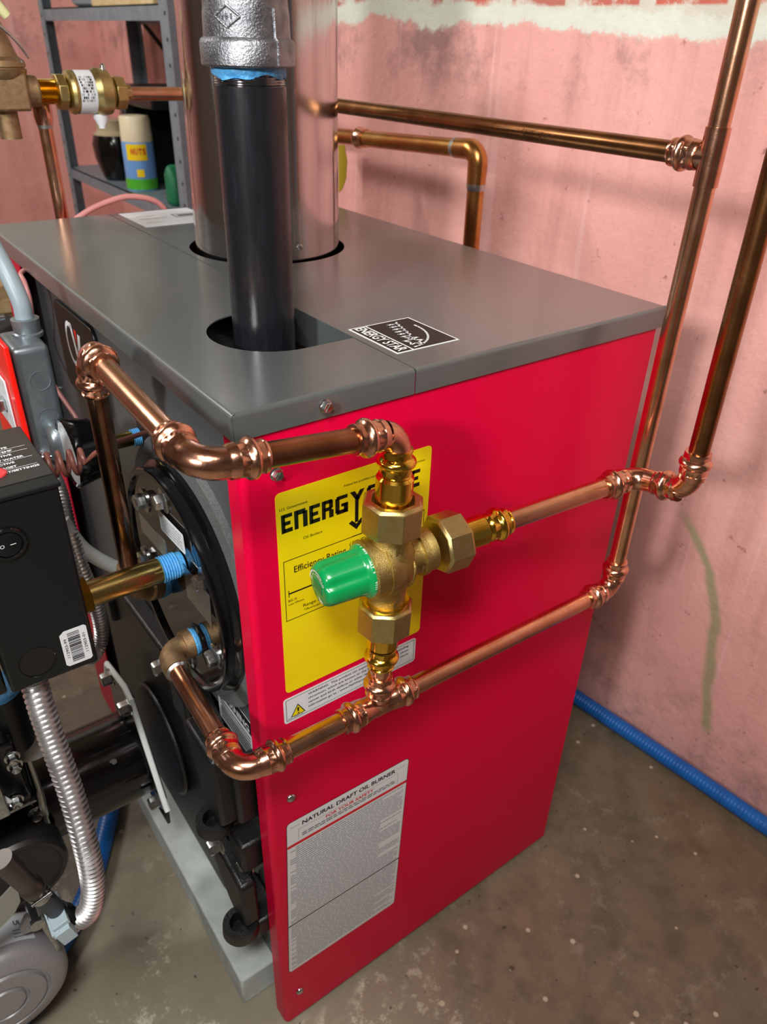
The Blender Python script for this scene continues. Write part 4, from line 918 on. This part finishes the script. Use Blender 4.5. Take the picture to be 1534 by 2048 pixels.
b = MB(); b.lathe((-.026, GC[1], GC[2]), (1, 0, 0), [(0, .011), (.012, .011)], 6); b.lathe((-.014, GC[1], GC[2]), (1, 0, 0), [(0, .0065), (.026, .0065)], 24); put('stem', b, m_brassn, gg)
b = MB(); pr = []
for k in range(5): pr += [(.0016 * k, .0080), (.0016 * k + .0008, .0073)]
b.lathe((.006, GC[1], GC[2]), (1, 0, 0), pr, 24); put('thread_tape', b, m_tape, gg)
b = MB(); b.lathe((.0198, GC[1] + .003, GC[2]), (-1, 0, 0), [(0, .0225), (.0003, .0225)], 40); put('access_hole', b, m_darkin, boiler)
cc = thing('coiled_brown_cable', (-.065, .15, .68), 'coiled brown sensor cable between the black control box and the gauge', 'cable')
P = []; A0 = V((-.092, .172, .678)); A1 = V((-.052, .160, .678)); n_ = 150; ad = (A1 - A0); adn = ad.normalized(); uu = V((0, 0, 1)); ww = adn.cross(uu)
for k in range(n_ + 1):
    t = k / n_; a = t * 2 * math.pi * 5.2; P.append(A0 + ad * t + (uu * math.cos(a) + ww * math.sin(a)) * .0088)
P += [P[-1] + V((.010, .006, .002)), P[-1] + V((.03, .02, .0)), V((.018, .20, .670))]
b = MB(); b.sweep(P, .0021, 10); put('cable', b, m_brown, cc)
pw = thing('pink_wire', (-.02, .38, .70), 'thin dusty pink wire running down the left of the boiler front to the copper pipe', 'wire')
b = MB(); b.sweep(bez([(.017, .500, .745), (-.004, .480, .744), (-.006, .463, .738), (-.006, .457, .7214), (-.006, .466, .6977), (-.006, .481, .6713), (-.006, .468, .6525), (-.006, .431, .6362), (-.006, .388, .6288), (-.006, .358, .6234), (-.006, .340, .6084), (.0, .330, .585)], 8), .0024, 12); put('wire', b, m_cable, pw)
ph = thing('pink_hose', (.15, .66, .74), 'pink cable arching up behind the left rear edge of the grey boiler top', 'cable')
b = MB(); b.sweep(bez([(.075, .660, .70), (.098, .660, .745), (.125, .660, .764), (.155, .660, .774), (.185, .660, .778), (.22, .660, .768), (.24, .660, .74)], 8), .0036, 14); put('cable', b, m_cable, ph)

# ------------------------------------------------------------------ oil burner
ob_ = thing('oil_burner', (-.2, .27, .05), 'black oil burner with a grey motor bolted to the boiler front at lower left', 'burner')
b = MB(); b.lathe((-.150, .27, .235), (1, 0, 0), [(0, .052), (.118, .052)], 56); put('air_tube', b, m_blk, ob_)
b = MB(); b.prism([(.198, .175), (.330, .165), (.345, .180), (.345, .300), (.335, .322), (.270, .338), (.252, .334), (.194, .225)], (-.034, 0, 0), (0, 1, 0), (0, 0, 1), (.004, 0, 0)); mf = put('mounting_flange', b, m_blk, ob_, bevel=.001)
b = MB(); fl_ = [(.186, .212), (.1925, .2185), (.252, .332), (.270, .338), (.335, .322), (.345, .300)]
b.sweep([V((-.034, a, c)) for a, c in fl_], .0034, 10); b.sweep([V((-.034, .1925, .2185)), V((-.034, .196, .205)), V((-.034, .235, .180))], .0018, 8); g_ = put('gasket_edge', b, mat('white_gasket', 'edf3f0', .6), ob_)
for (y, z) in ((.255, .322), (.205, .214), (.315, .318)): put('bolt', bs, None, ob_, mw=frame((-.036, y, z), (-1, 0, 0)))
b = MB(); b.lathe((-.070, .235, .270), (0, -.6, .8), [(0, .004), (.010, .003), (.011, .003)], 16); put('set_screw', b, m_blkp, ob_)
b = MB(); b.box(-.30, -.150, .205, .335, .165, .375); put('blower_housing', b, m_blk, ob_, bevel=.010, seg=4)
b = MB(); b.sweep(bez([(-.1488, .203, .392), (-.1486, .203, .36), (-.1484, .203, .315), (-.1500, .200, .295), (-.1505, .204, .26), (-.1500, .206, .20)], 8), [.0026] * 17 + [.0038] * 12 + [.0026] * 12, 10); put('cover_strap', b, mat('satin_steel', 'b5b5b0', .35, .8), ob_)
b = MB(); b.box(-.30, -.158, .150, .210, .3700, .4420); eb = put('electronics_box', b, m_blk, ob_, bevel=.003)
b = MB(); b.box(-.30, -.178, .144, .150, .3640, .4360); put('chrome_cover', b, m_chrome, ob_, bevel=.002)
b = MB(); b.box(-.178, -.156, .1455, .1500, .3655, .3680); put('bracket_lip', b, m_chrome, ob_)
for (x, z) in ((-.163, .425), (-.163, .415)): put('screw', bs, None, ob_, mw=frame((x, .150, z), (0, -1, 0)) @ Matrix.Scale(.6, 4))
b = MB(); b.prism([(-.0045, 0), (.0045, 0), (.0045, .012), (.002, .0155), (-.002, .0155), (-.0045, .012)], (-.1765, .1495, .376), V((.9, 0, -.4)).normalized(), V((-.4, 0, .9)).normalized(), (0, -.002, 0)); put('latch_tab', b, m_white, ob_, bevel=.0006)
put('screw', bs, None, ob_, mw=frame((-.1710, .1490, .3745), (0, -1, 0)) @ Matrix.Scale(.6, 4))
b = MB(); b.lathe((-.157, .182, .440), (0, 0, 1), [(-.03, .018), (0, .018), (.001, .0195), (.034, .0195)], 36); put('capacitor_can', b, m_blkp, ob_)
b = MB(); b.lathe((-.157, .182, .4745), (0, 0, 1), [(0, .0200), (.004, .0203), (.005, .0185)], 36); o = put('ring', b, m_tape, ob_); o['label'] = 'blue ring'
b = MB(); b.lathe((-.142, .205, .375), (0, 0, 1), [(0, .021), (.03, .021), (.045, .017)], 36); put('pump_boss', b, m_motor, ob_)
b = MB(); b.lathe((-.188, .205, .240), (0, -1, 0), [(0, .046), (.026, .046), (.030, .043), (.0305, .039), (.0285, .037), (.0285, .0)], 56); put('fuel_pump', b, mat('dark_grey_metal', '3b3a3a', .4, .6), ob_)
put('screw', bs, None, ob_, mw=frame((-.158, .205, .285), (0, -1, 0)) @ Matrix.Scale(.7, 4))
b = MB(); b.prism([(0, .004), (.0165, .016), (.0185, .012), (.0165, -.012), (.010, -.022), (0, -.030), (-.06, -.06), (-.06, -.02)], (-.2110, .120, .292), SU, SV, (0, .0015, 0)); put('steel_bracket', b, mat('pale_steel', 'b4b8b2', .35, .6), ob_, bevel=.0004)
MC = V((-.2400, .148, .112))
b = MB(); b.lathe(MC, (0, 1, 0), [(-.0080, .0), (-.0080, .0190), (-.0045, .0205), (-.0045, .0225), (-.0075, .0240), (-.0070, .0400), (-.0035, .0415), (-.0035, .0435), (-.0060, .0450), (-.0045, .0570), (.0005, .0630), (.006, .0655), (.012, .0660), (.080, .0660), (.085, .060)], 72); mt = put('motor', b, m_motor, ob_, angle=40)
b = MB(); b.prism([(-.044, .004), (-.044, .016), (-.036, .028), (-.026, .030), (-.022, .026), (-.022, -.002)], (-.1610, .155, .178), SU, SV, (0, .006, 0)); put('motor_bracket', b, m_motor, mt, bevel=.002)
b = MB(); b.lathe((-.1895, .150, .206), (0, -1, 0), [(-.02, .005), (.004, .005), (.005, .0075), (.010, .0075)], 8); put('bracket_bolt', b, m_chrome, mt)
b = MB(); b.sweep([V((-.186, .152, .200)), V((-.180, .144, .150))], .0028, 12); put('tie_rod', b, m_chrome, mt)
b = MB(); vs = []; n = 10
for j in range(2):
    for k in range(n + 1):
        a = math.radians(48 + 34 * k / n); vs.append((MC.x + .0665 * math.cos(a), MC.y + .012 + j * .034, MC.z + .0665 * math.sin(a)))
b.add(vs, [(k, k + 1, n + 2 + k, n + 1 + k) for k in range(n)]); b.recalc = False; ml = put('motor_label', b, m_white, mt)
p = MB(); p.recalc = False; a = math.radians(60); uu_ = V((math.sin(a), 0, -math.cos(a))); vv_ = V((0, 1, 0)); nn_ = uu_.cross(vv_)
q0 = V((MC.x + .0665 * math.cos(a), MC.y + .012, MC.z + .0665 * math.sin(a)))
if nn_.dot(V((math.cos(a), 0, math.sin(a)))) < 0: uu_ = -uu_
p.text('UL', q0 + vv_ * .019, uu_, vv_, .0050, .008, .04, 0, 'CENTER', .0006)
for k in range(3): p.quad(q0 + vv_ * (.012 - .004 * k), uu_, vv_, -.007, .007, 0, .0008, 0, .0006)
put('printing', p, m_inkg, ml)

# ------------------------------------------------------------------ floor items
bh_ = corr([(.68, -.60, .0125), (.705, -.30, .0125), (.694, -.15, .0125), (.680, 0, .0125), (.664, .15, .0125), (.65, .30, .0125), (.61, .47, .0125), (.50, .55, .0125), (.30, .555, .0125), (.08, .55, .0125), (.0, .525, .0125), (-.038, .475, .0125), (-.050, .415, .0125), (-.090, .341, .0125), (-.1176, .298, .0125), (-.1527, .2575, .0125), (-.195, .22, .0125), (-.30, .12, .0125)], .0125, .0055, .0004, 16)
o = put('blue_hose', bh_, m_hose, angle=60); tag(o, 'blue corrugated hose lying along the foot of the pink wall and under the burner', 'hose')
for k, (x, y, rz, h_) in enumerate(((.42, 2.82, .1, .05), (.44, 2.78, -.12, .10), (.38, 2.80, .25, .15))):
    b = MB(); b.box(-.22, .22, -.07, .07, -.05, 0); o = put('wooden_board', b, m_wood, bevel=.002, mw=Matrix.Translation((x, y, h_)) @ Matrix.Rotation(rz, 4, 'Z')); tag(o, ('pale wooden board lying on the floor at the bottom of the far left stack', 'pale wooden board in the middle of the far left stack', 'pale wooden board on top of the far left stack')[k], 'board', 'boards stacked on the floor at far left')
b = MB(); b.lathe((.19, 2.35, 0), (0, 0, 1), [(0, .12), (.02, .135), (.10, .14), (.14, .12), (.16, .05)], 24); o = put('canvas_bag', b, mat('dark_canvas', '3a3d3e', .9), None); tag(o, 'dark grey bundle on the floor in front of the stacked boards', 'bag')

# ------------------------------------------------------------------ metal shelf unit with its contents
sh = thing('metal_shelf_unit', (.76, 2.0, 0), 'grey blue steel shelf unit with slotted posts standing behind the flue pipe', 'shelf')
Y0, Y1, X0, X1 = 1.49, 2.485, .61, .915
for (x, y, sx, sy) in ((X0, Y0, 1, 1), (X1, Y0, -1, 1), (X0, Y1, 1, -1), (X1, Y1, -1, -1)):
    b = MB(); b.prism([(x, y), (x + sx * .038, y), (x + sx * .038, y + sy * .003), (x + sx * .003, y + sy * .003), (x + sx * .003, y + sy * (.050 if y == Y0 else .038)), (x, y + sy * (.050 if y == Y0 else .038))], (0, 0, 0), (1, 0, 0), (0, 1, 0), (0, 0, 1.9)); post = put('post', b, m_shelf, sh)
    b = MB(); b.recalc = False
    for k in range(36):
        z = .1 + .05 * k; q = V((x - sx * .0004, y + sy * .018, z)); b.add([q + V((0, .004, .004)), q + V((0, -.004, .004)), q + V((0, -.004, -.004)), q + V((0, .004, -.004))], [(0, 1, 2, 3)])
        if y == Y0: q = V((x + sx * .02, y - .0004, z)); b.add([q + V((.004, 0, .004)), q + V((-.004, 0, .004)), q + V((-.004, 0, -.004)), q + V((.004, 0, -.004))], [(0, 1, 2, 3)])
    put('slots', b, m_darkin, post)
for z in (.14, .574, 1.018, 1.46):
    b = MB(); b.box(X0 + .003, X1 - .003, Y0 + .004, Y1 - .004, z - .003, z); b.box(X0 + .003, X0 + .006, Y0 + .004, Y1 - .004, z - .032, z); b.box(X1 - .006, X1 - .003, Y0 + .004, Y1 - .004, z - .032, z); b.box(X0 + .003, X1 - .003, Y0 + .004, Y0 + .007, z - .032, z); put('shelf_board', b, m_shelf, sh)
for (z0, z1) in ((1.0, .56), (.56, 1.0)):
    b = MB(); b.sweep([V((X1 + .002, Y0 + .03, z0)), V((X1 + .002, Y1 - .03, z1))], .007, 6); put('cross_brace', b, m_darkin, sh)
def item(name, mb, m, label, cat, group=None, **k): o = put(name, mb, m, **k); return tag(o, label, cat, group)
b = MB(); b.box(.63, .88, 1.62, 2.05, 1.018, 1.035); item('wooden_plank', b, m_wood, 'pale wooden plank lying on the upper steel shelf', 'plank', bevel=.003)
b = MB(); b.lathe((.75, 2.25, 1.018), (0, 0, 1), [(0, .08), (.01, .10), (.05, .12), (.10, .125)], 36); item('grey_basin', b, mat('grey_plastic', '8d8f93', .5), 'round grey plastic basin on the upper steel shelf beside the plank', 'basin')
b = MB(); b.box(.72, .90, 1.54, 1.72, .574, .96); item('dark_cabinet', b, mat('very_dark_brown', '1f1715', .6), 'tall dark box at the right end of the lower steel shelf', 'box', bevel=.004)
b = MB(); b.box(.80, .90, 1.74, 1.90, .574, .90); item('dark_panel_box', b, mat('dark_maroon', '2a1210', .6), 'very dark maroon box standing behind the thermos on the lower shelf', 'box', bevel=.004)
b = MB(); b.box(.66, .86, 1.78, 2.02, .79, .84); b.box(.84, .86, 1.78, 2.02, .574, .79); b.box(.66, .86, 2.0, 2.02, .574, .79); item('black_appliance', b, m_blkp, 'low black appliance behind the jug on the lower steel shelf', 'appliance', bevel=.006)
th = thing('thermos_bottle', (.668, 1.955, .574), 'thermos bottle with cream cup lid and blue and green printed body on the lower shelf', 'thermos')
TX, TY, TR = .668, 1.945, .0440
b = MB(); b.lathe((TX, TY, .574), (0, 0, 1), [(0, .0425), (.004, TR), (.124, TR), (.128, .043)], 48); tb = put('bottle_body', b, m_clearb, th)
b = MB(); b.lathe((TX, TY, .7015), (0, 0, 1), [(0, .0435), (.003, .0435), (.060, .0415), (.064, .039)], 48); cl_ = put('cup_lid', b, m_cream, th)
def band(a0, a1, z0, z1, m, rr, name='printed_band'):
    mb = MB(); n = 14; vs = [(TX + rr * math.cos(a), TY + rr * math.sin(a), z) for z in (z0, z1) for a in [math.radians(a0 + (a1 - a0) * k / n) for k in range(n + 1)]]
    mb.add(vs, [(k, k + 1, n + 2 + k, n + 1 + k) for k in range(n)]); return put(name, mb, m, tb)
band(0, 360, .578, .606, m_thgreen, TR + .0012); band(205, 280, .655, .697, m_thyel, TR + .0012)
cdn = V((-.177 - TX, -.39 - TY, 0)).normalized(); tgx = V((cdn.y, -cdn.x, 0)); tgx = tgx if tgx.dot(V((1, -1, 0))) > 0 else -tgx
p = MB(); p.recalc = False
for i, ch in enumerate('NUTS'):
    a = math.atan2(cdn.y, cdn.x) + math.radians(-22 + i * 14); rd = V((math.cos(a), math.sin(a), 0)); p.text(ch, V((TX, TY, .671)) + rd * (TR + .0016), V((-rd.y, rd.x, 0)), V((0, 0, 1)), .015, .009, .04, 0, 'CENTER')
put('printing', p, m_inkr, tb)
band(236, 262, .612, .632, m_thyel, TR + .0012, 'printed_patch')
jg = thing('stoneware_jug', (.665, 2.09, .574), 'stoneware jug with black lower body and tan neck left of the thermos', 'jug')
JX, JY = .672, 2.150
b = MB(); b.lathe((JX, JY, .574), (0, 0, 1), [(0, .040), (.01, .046), (.06, .062), (.10, .066), (.125, .058)], 40); put('jug_body', b, mat('black_glaze', '0d0b0a', .15), jg)
b = MB(); b.lathe((JX, JY, .699), (0, 0, 1), [(0, .058), (.012, .046), (.028, .044), (.040, .046), (.041, .040)], 40); put('jug_neck', b, m_stone, jg)
hd = V((-.05, 1, 0)).normalized(); b = MB(); b.sweep(bez([V((JX, JY, .73)) + hd * .045, V((JX, JY, .745)) + hd * .080, V((JX, JY, .725)) + hd * .112, V((JX, JY, .68)) + hd * .110, V((JX, JY, .635)) + hd * .085, V((JX, JY, .615)) + hd * .055], 8), .0075, 14); put('jug_handle', b, m_stone, jg)
gj = thing('glass_jar', (.67, 2.28, .574), 'clear glass jar with metal lid at the left of the lower steel shelf', 'jar')
b = MB(); b.lathe((.80, 2.30, .574), (0, 0, 1), [(0, .05), (.01, .055), (.15, .055), (.17, .045), (.19, .045)], 36, cap=False)
gm = NT('clear_glass'); gm.set(Base_Color=(1, 1, 1, 1), Roughness=.03); gm.b.inputs['Transmission Weight'].default_value = 1; put('jar_body', b, gm.m, gj)
b = MB(); b.lathe((.80, 2.30, .762), (0, 0, 1), [(0, .048), (.015, .048)], 36); put('jar_lid', b, m_stone, gj)
b = MB(); b.prism([(0, 0), (.0, .075), (.022, .105), (.045, .07), (.05, 0)], (.63, 1.685, .574), V((.05, -1, 0)).normalized(), (0, 0, 1), (.10, .01, 0)); item('green_bag', b, mat('dark_green_cloth', '0c6b45', .6), 'dark green cloth bag standing by the right shelf post', 'bag', bevel=.012)
